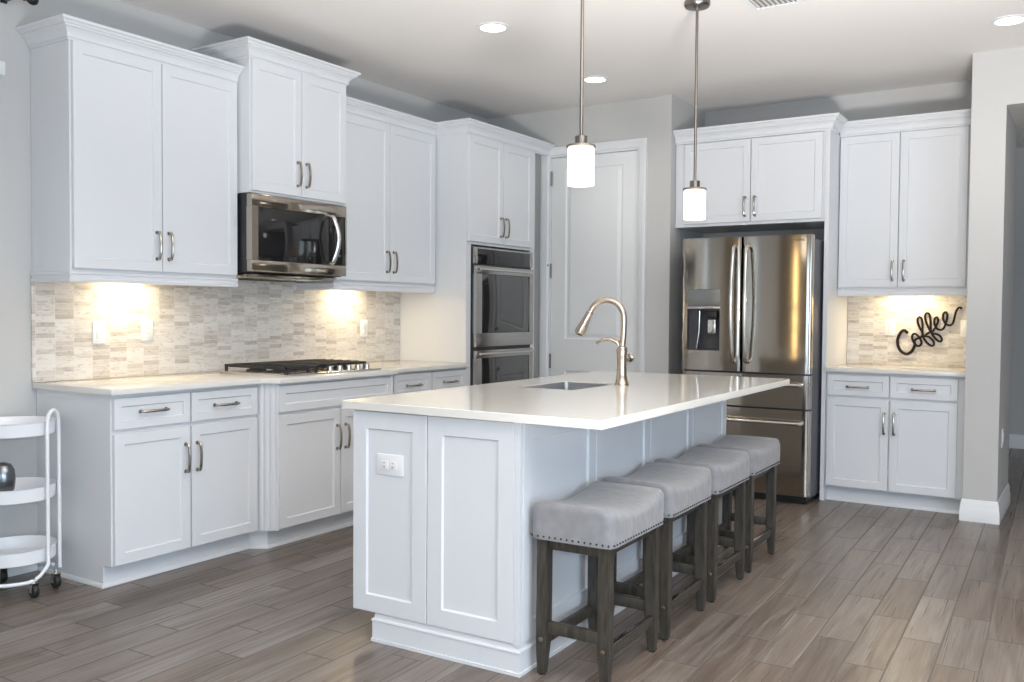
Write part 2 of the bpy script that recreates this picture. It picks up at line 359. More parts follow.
for nm, lab, ax in (('window_2', 'wide white framed window behind the camera', 0), ('window_3', 'wide white framed window on the right wall', 1)):
    b = bm_new(); c0, c1 = ((3.0, 6.4), (-4.4, -0.4))[ax]
    for q0, q1, z0, z1 in ((c0, c0+0.06, 0.2, 2.3), (c1-0.06, c1, 0.2, 2.3), (c0, c1, 0.2, 0.27), (c0, c1, 2.23, 2.3), (c0+(c1-c0)/3-0.05, c0+(c1-c0)/3+0.05, 0.2, 2.3), (c1-(c1-c0)/3-0.05, c1-(c1-c0)/3+0.05, 0.2, 2.3)):
        box(b, (q0, -5.92, z0), (q1, -5.87, z1)) if ax == 0 else box(b, (7.87, q0, z0), (7.92, q1, z1))
    o = struct(nm, b, white2, lab, 'window', smooth=False)

BASE = [(0, 0), (0.016, 0), (0.016, 0.072), (0.012, 0.079), (0.012, 0.108), (0.009, 0.114), (0.008, 0.122), (0.004, 0.132), (0, 0.134)]
struct('baseboard_right', sweep(bm_new(), [(3.632, 3.86), (3.632, 3.79), (3.822, 3.79), (3.822, 4.56)], BASE, 1), white2, 'white baseboard round the grey wall end', 'baseboard')
struct('baseboard_hall', sweep(bm_new(), [(1.0, 7.5), (8.0, 7.5)], BASE, 1), white2, 'white baseboard along the far hall wall', 'baseboard')
struct('baseboard_pantry', sweep(bm_new(), [(DX1+0.09, PY), (1.645, PY), (1.645, 4.3)], BASE, 1), white2, 'white baseboard beside the pantry door', 'baseboard')
struct('baseboard_left', sweep(bm_new(), [(0, -5.8), (0, -0.01)], BASE, 1), white2, 'white baseboard along the left wall', 'baseboard')

# window on the left wall, seen edge on
w1 = build('window_1', bm_new(), white2); w1['kind'] = 'structure'; w1['label'] = 'white window on the left wall'; w1['category'] = 'window'
b = bm_new()
for y0, y1, z0, z1 in ((-1.66, -1.60, 0.95, 2.25), (-0.40, -0.34, 0.95, 2.25), (-1.60, -0.40, 0.95, 1.0), (-1.60, -0.40, 2.2, 2.25), (-1.60, -0.40, 1.58, 1.62)): box(b, (-0.12, y0, z0), (-0.06, y1, z1))
build('window_frame', b, white2, w1, smooth=False)
build('window_pane', box(bm_new(), (-0.093, -1.60, 1.0), (-0.087, -0.40, 2.2)), glasspane, w1, smooth=False)
t = thing('window_blind', (0, -0.90, 0.95), 'white slatted blind at the left edge beside the cabinets', 'blind')
build('headrail', box(bm_new(), (0.012, -1.70, 2.338), (0.075, -0.172, 2.402), 0.004), white2, t)
b = bm_new()
for i in range(27):
    z = 0.93+i*0.052; s = Matrix.Rotation(math.radians(28), 4, 'Y')
    tmp = bmesh.new(); box(tmp, (-0.024, -0.735, -0.0012), (0.024, 0.735, 0.0012)); tmp.transform(Matrix.Translation((0.030, -0.955, z)) @ s); merge(b, tmp)
build('slats', b, white2, t, smooth=False)
build('bottom_rail', box(bm_new(), (0.010, -1.65, 0.885), (0.050, -0.225, 0.905), 0.003), white2, t)
t = thing('curtain_rod', (0.06, -0.8, 2.70), 'dark curtain rod end above the window, top left corner', 'curtain rod')
build('rod', lathe(bm_new(), [(0.010, -2.0), (0.010, -0.10)], (0.095, 0, 2.715), 12, 'y'), black, t)
build('finial', lathe(bm_new(), [(0.011, -0.10), (0.018, -0.093), (0.012, -0.085), (0.024, -0.066), (0.026, -0.05), (0.020, -0.036), (0.008, -0.030)], (0.095, 0, 2.715), 16, 'y'), black, t)
build('bracket', box(box(bm_new(), (0.0, -0.155, 2.69), (0.008, -0.125, 2.745)), (0.008, -0.146, 2.695), (0.10, -0.134, 2.707)), black, t, smooth=False)

# pantry door
d = build('door_1', bm_new(), doorwhite); d['kind'] = 'structure'; d['label'] = 'white two panel pantry door in a white casing'; d['category'] = 'door'
def panel_rings(bm, rect, rings, ybase):
    """nested rectangles (inset, depth towards the viewer = -y) stitched into a moulded panel"""
    x0, x1, z0, z1 = rect; prev = None
    for ins, dep in rings:
        r = [bm.verts.new((x, ybase-dep, z)) for x, z in ((x0+ins, z0+ins), (x1-ins, z0+ins), (x1-ins, z1-ins), (x0+ins, z1-ins))]
        if prev:
            for k in range(4): bm.faces.new((prev[k], prev[(k+1) % 4], r[(k+1) % 4], r[k]))
        prev = r
    bm.faces.new(prev)
b = bm_new(); y0 = PY+0.035
st = 0.125; px0, px1 = DX0+0.004, DX1-0.004
rects = [(px0+st, px1-st, 1.06, 2.40), (px0+st, px1-st, 0.24, 0.81)]
for lo, hi in (((px0, 0.012), (px0+st, DZ1-0.003)), ((px1-st, 0.012), (px1, DZ1-0.003)), ((px0+st, 0.012), (px1-st, 0.24)), ((px0+st, 0.81), (px1-st, 1.06)), ((px0+st, 2.40), (px1-st, DZ1-0.003))):
    box(b, (lo[0], PY+0.022, lo[1]), (hi[0], PY+0.06, hi[1]))
for r in rects: panel_rings(b, r, [(0, 0.013), (0.008, 0.004), (0.022, 0.004), (0.045, 0.011)], PY+0.035)
build('door_slab', b, doorwhite, d, smooth=False)
b = bm_new(); CW = 0.066
CAS = [(0, 0), (CW, 0), (CW, 0.020), (CW*0.75, 0.022), (CW*0.55, 0.016), (CW*0.2, 0.013), (0.004, 0.008)]
def casing(bm, x0, x1, z1, y):
    # mitred casing in the xz plane
    pts = [Vector((x0, 0)), Vector((x0, z1)), Vector((x1, z1)), Vector((x1, 0))]; rings = []
    for i, p in enumerate(pts):
        ds = []
        if i > 0: ds.append((p-pts[i-1]).normalized())
        if i < 3: ds.append((pts[i+1]-p).normalized())
        ns = [Vector((-q.y, q.x)) for q in ds]; m = ns[0] if len(ns) == 1 else (ns[0]+ns[1])/(1+ns[0].dot(ns[1]))
        rings.append([bm.verts.new((p.x+m.x*o, y-h, p.y+m.y*o)) for o, h in CAS])
    k = len(CAS)
    for i in range(3):
        for j in range(k): bm.faces.new((rings[i][j], rings[i][(j+1) % k], rings[i+1][(j+1) % k], rings[i+1][j]))
    bm.faces.new(rings[0]); bm.faces.new(rings[-1])
casing(b, DX0-0.012, DX1+0.012, DZ1+0.012, PY)
for lo, hi in (((DX0-0.022, 0), (DX0, DZ1)), ((DX1, 0), (DX1+0.022, DZ1)), ((DX0-0.022, DZ1), (DX1+0.022, DZ1+0.022))):
    box(b, (lo[0], PY, lo[1]), (hi[0], PY+0.11, hi[1]))
build('door_casing', b, white2, d)
for z in (2.33, 1.60, 0.88):
    b = bm_new(); lathe(b, [(0.009, -0.055), (0.009, 0.055)], (DX0+0.004, PY+0.008, z), 10); lathe(b, [(0.005, 0.055), (0.005, 0.062)], (DX0+0.004, PY+0.008, z), 10)
    hg = build('hinge', b, hingem, d)
    if z == 1.60: build('hinge_stop', lathe(bm_new(), [(0.004, -0.06), (0.004, -0.015), (0.008, -0.015), (0.008, -0.008)], (DX0-0.002, PY-0.006, z+0.045), 10, 'x'), hingem, hg)
b = bm_new(); lathe(b, [(0.031, 0.022), (0.033, 0.016), (0.028, 0.010), (0.012, 0.006), (0.012, -0.018), (0.022, -0.026), (0.030, -0.040), (0.026, -0.054), (0.010, -0.060)], (1.322, PY, 0.93), 20, 'y')
build('door_knob', b, nickel, d)

# ------------------------------------------------------------------ cabinet helpers
class Face:
    """local frame of a cabinet front: u along the front, w outward, z up"""
    def __init__(s, org, u, w): s.o = Vector((*org, 0)); s.u = Vector((*u, 0)).normalized(); s.w = Vector((*w, 0)).normalized()
    def p(s, u, w, z): q = s.o+s.u*u+s.w*w; return Vector((q.x, q.y, z))
    def mat(s):
        m = Matrix((s.u, s.w, Vector((0, 0, 1)))).transposed().to_4x4(); m.translation = s.o; return m
def shaker(bm, f, u0, u1, z0, z1, w0, t=0.020, st=0.058, rec=0.0085, chamf=0.004):
    """shaker front: flat stiles and rails round a recessed flat panel"""
    a = bmesh.new(); e = 0.0018
    rings = [(0, 0), (0, t-e), (e, t), (st-chamf*0.2, t), (st+chamf, t-rec), ]
    prev = None; first = None
    for ins, d in rings:
        r = [a.verts.new((x, w0+d, z)) for x, z in ((u0+ins, z0+ins), (u1-ins, z0+ins), (u1-ins, z1-ins), (u0+ins, z1-ins))]
        if prev:
            for k in range(4): a.faces.new((prev[k], prev[(k+1) % 4], r[(k+1) % 4], r[k]))
        else: first = r
        prev = r
    a.faces.new(prev); a.faces.new(first[::-1])
    a.transform(f.mat()); merge(bm, a); return bm
def pull(f, u, z, w, vertical=True, ln=0.15):
    """arched bar pull on two posts"""
    b = bm_new(); h = ln/2; pts = []
    for i in range(13):
        s = -1+i/6.0
        if i in (0,): pts.append((s*h*0.93, 0.0)); pts.append((s*h*0.95, 0.014)); pts.append((s*h*0.93, 0.023))
        elif i == 12: pts.append((s*h*0.93, 0.023)); pts.append((s*h*0.95, 0.014)); pts.append((s*h*0.93, 0.0))
        else: pts.append((s*h*0.93, 0.025+0.008*(1-s*s)))
    rad = [0.0068 if 2 <= i <= len(pts)-3 else 0.0056 for i in range(len(pts))]
    P = [(f.p(u, w+d, z+s) if vertical else f.p(u+s, w+d, z)) for s, d in pts]
    tube(b, P, rad, 8, True)
    for s in (-1, 1):
        q = [(f.p(u, w+d, z+s*h*0.93) if vertical else f.p(u+s*h*0.93, w+d, z)) for d in (0, 0.004)]
        tube(b, q, 0.0095, 10)
    return b
def door_part(name, root, f, u0, u1, z0, z1, w0, handle=None, st=0.050, m=None, ln=0.142):
    o = build(name, shaker(bm_new(), f, u0, u1, z0, z1, w0, st=st), m or white, root, smooth=False)
    if handle:
        hu, hz, vert = handle
        build('handle', pull(f, hu, hz, w0+0.020, vert, ln), pullm, o)
    return o
CROWN = lambda z, h=0.09, p=0.068: [(0, z), (0.008, z), (0.009, z+h*0.10), (0.016, z+h*0.13), (0.017, z+h*0.30), (0.022, z+h*0.42), (0.032, z+h*0.55), (0.043, z+h*0.62), (0.044, z+h*0.70), (0.052, z+h*0.71), (0.056, z+h*0.80), (p-0.002, z+h*0.86), (p, z+h*0.88), (p, z+h), (0, z+h)]
RAIL = lambda z0, z1: [(-0.016, z0), (0.014, z0), (0.016, z0+0.014), (0.009, z0+0.017), (0.009, z0+0.034), (0.015, z0+0.036), (0.015, z0+0.044), (0.003, z1), (-0.016, z1)]
G = 0.003
# ---- left wall: wall cabinets
LF = Face((0, 0), (0, 1), (1, 0))           # u = world y, w = world x
def wall_cab(label, y0, y1, depth, z0, z1, split, hz, crown_poly, crown_z, rail_poly=None, rail_z=None, name='wall_cabinet', ch=0.088):
    root = thing(name, (0, (y0+y1)/2, z0), label, 'cabinet', 'white wall cabinets')
    build('cabinet_body', box(bm_new(), (G, y0, z0-0.012), (depth-0.021, y1, z1+0.012)), white, root, smooth=False)
    ys = [y0+0.006]+split+[y1-0.006]
    for i in range(len(ys)-1):
        a, c = ys[i]+0.0025, ys[i+1]-0.0025
        hu = c-0.032 if i == 0 else a+0.032
        door_part('door', root, LF, a, c, z0, z1, depth-0.0205, (hu, hz, True))
    build('crown_molding', sweep(bm_new(), crown_poly, CROWN(crown_z, ch), 1), white, root, smooth=False)
    if rail_poly: build('light_rail', sweep(bm_new(), rail_poly, RAIL(*rail_z), 1), white, root, smooth=False)
    return root
U = 0.340
wall_cab('tall white two door wall cabinet at the left end above the counter', -0.016, 0.950, U, 1.460, 2.503, [0.466], 1.590,
         [(G, -0.016), (U-0.021, -0.016), (U-0.021, 0.950)], 2.505, [(G, -0.014), (U-0.021, -0.014), (U-0.021, 0.950)], (1.397, 1.448))
wall_cab('short raised white cabinet directly above the microwave', 0.954, 1.700, 0.440, 1.925, 2.635, [1.325], 2.050,
         [(G, 0.954), (0.419, 0.954), (0.419, 1.700), (G, 1.700)], 2.637)
wall_cab('white two door wall cabinet between the microwave and the ovens', 1.706, 2.722, U, 1.465, 2.503, [2.222], 1.596,
         [(U-0.021, 1.706), (U-0.021, 2.722)], 2.505, [(G, 1.710), (U-0.021, 1.710), (U-0.021, 2.722)], (1.400, 1.453))

# ---- microwave
MY0, MY1, MX = 0.956, 1.698, 0.438
t = thing('microwave', (0, 1.32, 1.47), 'stainless over the range microwave with black glass front', 'microwave')
b = bm_new(); box(b, (G, MY0, 1.478), (MX-0.045, MY1, 1.910)); build('housing', b, black, t, smooth=False)
b = bm_new(); box(b, (G+0.02, MY0+0.02, 1.452), (MX-0.07, MY1-0.03, 1.477), 0.006); box(b, (0.10, MY0+0.12, 1.447), (0.30, MY1-0.18, 1.452)); build('bottom_vent', b, steel, t)
b = bm_new()
for i in range(14): box(b, (0.11+i*0.013, MY0+0.15, 1.4445), (0.117+i*0.013, MY1-0.22, 1.4468))
build('grease_filter', b, darkgrey, t, smooth=False)
b = bm_new(); x0 = MX-0.044
GL, GR, GB, GT = MY0+0.045, MY1-0.012, 1.545, 1.838
box(b, (x0, MY0, 1.482), (MX, MY1, GB), 0.004); box(b, (x0, MY0, GT), (MX, MY1, 1.907), 0.004)
box(b, (x0, MY0, GB), (MX, GL, GT)); box(b, (x0, GR, GB), (MX, MY1, GT))
build('front_frame', b, steel, t)
build('door_glass', box(bm_new(), (x0, GL+0.001, GB+0.001), (MX-0.004, MY1-0.150, GT-0.001), 0.002), blackglass, t)
p_ = build('control_panel', box(bm_new(), (x0, MY1-0.148, GB+0.001), (MX-0.004, GR-0.001, GT-0.001), 0.002), blackglass, t)
for i in range(4): build('button', box(bm_new(), (MX-0.004, MY1-0.075, 1.60+i*0.045), (MX-0.0034, MY1-0.045, 1.606+i*0.045)), panelgrey, p_, smooth=False)
b = bm_new(); hy = MY1-0.130
tube(b, [(MX-0.006, hy-0.012, 1.548), (MX+0.018, hy-0.008, 1.556)] + [(MX+0.024+0.028*math.sin(math.pi*s), hy+0.016*math.sin(math.pi*s)-0.006, 1.565+0.262*s) for s in [i/14 for i in range(15)]] + [(MX+0.018, hy-0.008, 1.832), (MX-0.006, hy-0.012, 1.838)], 0.0125, 10, flat=0.6, up=(1, 0, 0))
build('handle', b, steelb, t)
build('logo_badge', lathe(bm_new(), [(0.011, 0), (0.011, 0.0015), (0.009, 0.002)], (MX, 1.31, 1.873), 16, 'x'), steelb, t)

# ---- left wall: base cabinets
ZB0, ZB1 = 0.106, 0.884
def toe(bm, x0, y0, x1, y1): box(bm, (x0, y0, 0), (x1, y1, ZB0-0.004))
BF = 0.593
SHOE = [(0, 0), (0.012, 0), (0.011, 0.008), (0.006, 0.016), (0, 0.018)]
r = thing('base_cabinet', (0, 0.42, 0), 'white base cabinet at the left end with two drawers over two doors', 'cabinet', 'white base cabinets')
build('cabinet_body', box(bm_new(), (G, 0, ZB0-0.004), (BF, 0.846, ZB1)), white, r, smooth=False)
b = bm_new(); box(b, (G, 0, 0), (0.531, 0.846, ZB0-0.004)); sweep(b, [(0.02, 0), (0.531, 0), (0.531, 0.846)], SHOE, 1); build('toe_kick', b, white, r, smooth=False)
door_part('door', r, LF, 0.008, 0.416, 0.108, 0.704, BF+0.0005, (0.386, 0.553, True))
door_part('door', r, LF, 0.424, 0.838, 0.108, 0.704, BF+0.0005, (0.454, 0.553, True))
door_part('drawer', r, LF, 0.008, 0.416, 0.724, 0.867, BF+0.0005, (0.208, 0.800, False), st=0.038, ln=0.145)
door_part('drawer', r, LF, 0.424, 0.838, 0.724, 0.867, BF+0.0005, (0.628, 0.795, False), st=0.038, ln=0.145)

BX = 0.676
r = thing('base_cabinet', (0, 1.37, 0), 'white bumped out base cabinet under the cooktop with fluted corner', 'cabinet', 'white base cabinets')
fil0 = [(BF+0.020, 0.849), (BX+0.020, 0.906)]; fil1 = [(BX+0.020, 1.832), (BF+0.020, 1.926)]
build('cabinet_body', prism(bm_new(), [(G, 0.849), (BF, 0.849), (BX, 0.912), (BX, 1.826), (BF, 1.930), (G, 1.930)], ZB0-0.004, ZB1), white, r, smooth=False)
b = bm_new(); prism(b, [(G, 0.849), (0.531, 0.849), (0.614, 0.905), (0.614, 1.832), (0.531, 1.926), (G, 1.93)], 0, ZB0-0.004)
sweep(b, [(0.531, 0.849), (0.614, 0.905), (0.614, 1.832), (0.531, 1.926)], SHOE, 1); build('toe_kick', b, white, r, smooth=False)
def fluted(bm, a, c, z0, z1, n=3):
    a, c = Vector(a), Vector(c); d = c-a; ln = d.length; d.normalize(); w = Vector((d.y, -d.x)); prof = [(0, -0.02), (0, 0.0)]
    fw = ln*0.20; gap = (ln-n*fw)/(n+1); u = gap
    for i in range(n):
        prof += [(u, 0.0)]+[(u+fw*k/6, -0.006*math.sin(math.pi*k/6)) for k in range(1, 6)]+[(u+fw, 0.0)]; u += fw+gap
    prof += [(ln, 0.0), (ln, -0.02)]
    prism(bm, [tuple(a+d*p+w*q) for p, q in prof], z0, z1)
b = bm_new(); fluted(b, fil0[0], fil0[1], ZB0-0.002, ZB1-0.001); build('fluted_filler', b, white, r, smooth=False)
b = bm_new(); fluted(b, fil1[0], fil1[1], ZB0-0.002, ZB1-0.001); build('fluted_filler', b, white, r, smooth=False)
door_part('door', r, LF, 0.916, 1.374, 0.110, 0.712, BX+0.0005, (1.345, 0.555, True))
door_part('door', r, LF, 1.382, 1.820, 0.110, 0.712, BX+0.0005, (1.414, 0.555, True))
door_part('false_drawer', r, LF, 0.916, 1.820, 0.730, 0.870, BX+0.0005, None, st=0.042)

r = thing('base_cabinet', (0, 2.33, 0), 'white base cabinet with two small drawers beside the wall ovens', 'cabinet', 'white base cabinets')
build('cabinet_body', box(bm_new(), (G, 1.934, ZB0-0.004), (BF, 2.722, ZB1)), white, r, smooth=False)
build('toe_kick', box(bm_new(), (G, 1.934, 0), (0.531, 2.722, ZB0-0.004)), white, r, smooth=False)
for a, c, h in ((1.940, 2.326, 2.296), (2.334, 2.716, 2.364)):
    door_part('door', r, LF, a, c, 0.108, 0.704, BF+0.0005, (h, 0.553, True))
    door_part('drawer', r, LF, a, c, 0.724, 0.870, BF+0.0005, ((a+c)/2, 0.795, False), st=0.040)

# counter with the bump for the cooktop
CT = 0.914
b = bm_new(); prism(b, [(0.012, -0.024), (0.642, -0.024), (0.642, 0.836), (0.725, 0.894), (0.725, 1.846), (0.642, 1.942), (0.642, 2.721), (0.012, 2.721)], ZB1+0.001, CT, 0.003)
tag(build('countertop', b, quartz), 'white quartz countertop along the left wall under the mosaic', 'countertop')

# ---- tall oven cabinet
TX = 0.622; TY0, TY1 = 2.726, 3.635
r = thing('oven_cabinet', (0, 3.17, 0), 'tall white cabinet housing the two stacked wall ovens', 'cabinet')
b = bm_new()
box(b, (G, TY0, 0.10), (TX-0.021, TY0+0.02, 2.515)); box(b, (G, TY1-0.02, 0.10), (TX-0.021, TY1, 2.515)); box(b, (G, TY0+0.02, 0.10), (G+0.02, TY1-0.02, 2.515))
box(b, (G+0.02, TY0+0.02, 1.745), (TX-0.021, TY1-0.02, 2.515)); box(b, (G+0.02, TY0+0.02, 0.10), (TX-0.021, TY1-0.02, 0.445))
box(b, (TX-0.041, TY0+0.02, 0.445), (TX-0.021, TY0+0.055, 1.745)); box(b, (TX-0.041, TY1-0.055, 0.445), (TX-0.021, TY1-0.02, 1.745))
build('cabinet_body', b, white, r, smooth=False)
build('toe_kick', box(bm_new(), (G, TY0, 0), (0.531, TY1, 0.10)), white, r, smooth=False)
ym = 3.160
door_part('door', r, LF, TY0+0.008, ym-0.003, 1.765, 2.503, TX-0.0205, (ym-0.034, 1.886, True))
door_part('door', r, LF, ym+0.003, 3.572, 1.765, 2.503, TX-0.0205, (ym+0.034, 1.886, True))
door_part('drawer', r, LF, TY0+0.008, 3.572, 0.112, 0.425, TX-0.0205, (3.15, 0.27, False))
build('crown_molding', sweep(bm_new(), [(0.322, TY0), (TX-0.021, TY0), (TX-0.021, PY-0.004)], CROWN(2.507, 0.088), 1), white, r, smooth=False)

OY0, OY1, OX = 2.785, 3.560, TX-0.020
t = thing('double_oven', (0, 3.17, 0.46), 'stainless double wall oven with black windows in the tall cabinet', 'oven')
b = bm_new(); box(b, (0.06, OY0+0.005, 0.455), (OX, OY1-0.005, 1.735)); box(b, (OX-0.001, OY0, 0.46), (OX+0.012, OY1, 1.728)); build('oven_chassis', b, black, t, smooth=False)
b = bm_new(); x0, x1 = OX+0.0125, OX+0.030
box(b, (x0, OY0, 1.610), (x1, OY0+0.035, 1.727), 0.003); box(b, (x0, OY1-0.035, 1.610), (x1, OY1, 1.727), 0.003); box(b, (x0, OY0+0.035, 1.716), (x1, OY1-0.035, 1.727))
build('control_trim', b, ovensteel, t)
build('control_panel', box(bm_new(), (x0, OY0+0.036, 1.610), (x1-0.002, OY1-0.036, 1.715), 0.002), blackglass, t)
for z0, z1 in ((1.022, 1.596), (0.450, 0.998)):
    b = bm_new(); zt, zb = z1-0.056, z0+0.098; a, c = OY0+0.075, OY1-0.060
    box(b, (x0, OY0+0.006, z0), (x1+0.012, OY1-0.006, zb), 0.003); box(b, (x0, OY0+0.006, zt), (x1+0.012, OY1-0.006, z1), 0.003)
    box(b, (x0, OY0+0.006, zb), (x1+0.012, a, zt)); box(b, (x0, c, zb), (x1+0.012, OY1-0.006, zt))
    dr = build('oven_door', b, ovensteel, t)
    build('window', box(bm_new(), (x0, a+0.001, zb+0.001), (x1+0.009, c-0.001, zt-0.001), 0.002), ovenglass, dr)
    b = bm_new(); zz = z1-0.024
    tube(b, [(x1+0.034, OY0+0.025, zz), (x1+0.034, OY1-0.015, zz)], 0.008, 12)
    for y in (OY0+0.06, OY1-0.06): tube(b, [(x1+0.010, y, zz), (x1+0.033, y, zz)], 0.007, 10)
    build('handle', b, steelb, dr)

# ---- backsplashes
struct('backsplash_left', box(bm_new(), (0.001, -0.024, CT+0.0005), (0.010, 2.724, 1.448)), splash_l, 'stone mosaic backsplash behind the cooktop', 'backsplash', smooth=False)
struct('backsplash_back', box(bm_new(), (2.768, L-0.010, CT+0.0005), (3.630, L-0.001, 1.455)), splash_b, 'stone mosaic backsplash behind the coffee sign', 'backsplash', smooth=False)

# ---- cooktop
t = thing('cooktop', (0.38, 1.34, CT), 'black gas cooktop with iron grates on the left counter', 'cooktop')
KX0, KX1, KY0, KY1 = 0.120, 0.660, 1.000, 1.770
b = bm_new(); prism(b, [(KX0, KY0), (KX1, KY0), (KX1, KY1), (KX0, KY1)], CT+0.0005, CT+0.010, 0.003); build('steel_tray', b, steelb, t)
for yc in (KY0+0.135, (KY0+KY1)/2, KY1-0.135):
    for xc in ((KX0+0.15, KX1-0.20) if yc != (KY0+KY1)/2 else (KX0+0.24,)):
        b = bm_new(); lathe(b, [(0.058, 0), (0.055, 0.008), (0.040, 0.010), (0.040, 0.018), (0.030, 0.022)], (xc, yc, CT+0.010), 20); build('burner', b, iron, t)
w3 = (KY1-KY0-0.03)/3
for i in range(3):
    b = bm_new(); a, c = KY0+0.015+i*w3, KY0+0.015+(i+1)*w3-0.006; z0, z1 = CT+0.034, CT+0.050; xe = KX1-0.020 if i == 0 else KX1-0.105
    for x in (KX0+0.02, xe-0.016): box(b, (x, a, z0), (x+0.016, c, z1), 0.002, 1)
    for y in (a, c-0.014): box(b, (KX0+0.02, y, z0), (xe, y+0.014, z1), 0.002, 1)
    for k in range(1, 6):
        x = KX0+0.02+(xe-KX0-0.02)*k/6; box(b, (x-0.006, a, z0+0.003), (x+0.006, c, z1+0.003), 0.002, 1)
    box(b, (KX0+0.02, (a+c)/2-0.007, z0), (xe, (a+c)/2+0.007, z1), 0.002, 1)
    for x in (KX0+0.022, xe-0.016):
        for y in (a+0.001, c-0.015): box(b, (x, y, CT+0.010), (x+0.013, y+0.013, z0))
    build('grate', b, iron, t)
for i in range(5):
    b = bm_new(); yk = 1.372+i*0.078; lathe(b, [(0.022, 0), (0.022, 0.004), (0.018, 0.006), (0.016, 0.026), (0.013, 0.029)], (KX1-0.045, yk, CT+0.010), 18); box(b, (KX1-0.060, yk-0.004, CT+0.036), (KX1-0.030, yk+0.004, CT+0.041))
    build('knob', b, steelb, t)

# ------------------------------------------------------------------ fridge wall cabinets
BFc = Face((0, L), (1, 0), (0, -1))          # u = world x, w = distance out from the back wall
FD = L-3.905
r = thing('refrigerator_cabinet', (2.2, 4.2, 0), 'white two door cabinet above the refrigerator with tall side panel', 'cabinet')
build('cabinet_body', box(bm_new(), (1.650, L-FD+0.021, 1.905), (2.735, L-G, 2.52)), white, r, smooth=False)
b = bm_new(); box(b, (2.737, L-FD+0.001, 0), (2.765, L-G, 2.52)); build('side_panel', b, white, r, smooth=False)
door_part('door', r, BFc, 1.722, 2.218, 1.925, 2.508, FD-0.0205, (2.184, 2.030, True))
door_part('door', r, BFc, 2.224, 2.716, 1.925, 2.508, FD-0.0205, (2.258, 2.030, True))
build('crown_molding', sweep(bm_new(), [(1.650, L-FD+0.015), (2.765, L-FD+0.015), (2.765, 4.100)], CROWN(2.515, 0.098, 0.066), 1), white, r, smooth=False)

KD = L-4.168
r = thing('wall_cabinet', (3.2, 4.35, 1.45), 'white two door wall cabinet above the coffee sign', 'cabinet', 'white wall cabinets')
build('cabinet_body', box(bm_new(), (2.767, L-KD+0.021, 1.450), (3.628, L-G, 2.515)), white, r, smooth=False)
door_part('door', r, BFc, 2.772, 3.158, 1.460, 2.503, KD-0.0205, (3.128, 1.570, True))
door_part('door', r, BFc, 3.164, 3.578, 1.460, 2.503, KD-0.0205, (3.200, 1.570, True))
build('crown_molding', sweep(bm_new(), [(2.767, L-KD+0.015), (3.628, L-KD+0.015)], CROWN(2.507, 0.095, 0.064), 1), white, r, smooth=False)
build('light_rail', sweep(bm_new(), [(2.767, L-KD+0.021), (3.628, L-KD+0.021)], RAIL(1.400, 1.450), 1), white, r, smooth=False)

KB = L-3.890
r = thing('base_cabinet', (3.2, 4.2, 0), 'white base cabinet under the coffee sign with two drawers and two doors', 'cabinet', 'white base cabinets')
build('cabinet_body', box(bm_new(), (2.767, L-KB+0.021, ZB0-0.004), (3.628, L-G, ZB1)), white, r, smooth=False)
b = bm_new(); box(b, (2.767, L-0.535, 0), (3.628, L-G, ZB0-0.004)); sweep(b, [(2.767, L-0.535), (3.613, L-0.535)], SHOE, 1); build('toe_kick', b, white, r, smooth=False)
for a, c, h in ((2.778, 3.172, 3.146), (3.180, 3.580, 3.208)):
    door_part('door', r, BFc, a, c, 0.112, 0.708, KB-0.0205, (h, 0.556, True))
    door_part('drawer', r, BFc, a, c, 0.726, 0.865, KB-0.0205, ((a+c)/2, 0.788, False), st=0.040)
b = bm_new(); box(b, (2.768, 3.865, ZB1+0.001), (3.630, L-0.0105, CT), 0.003)
tag(build('countertop', b, quartz), 'short white quartz countertop under the coffee sign', 'countertop')

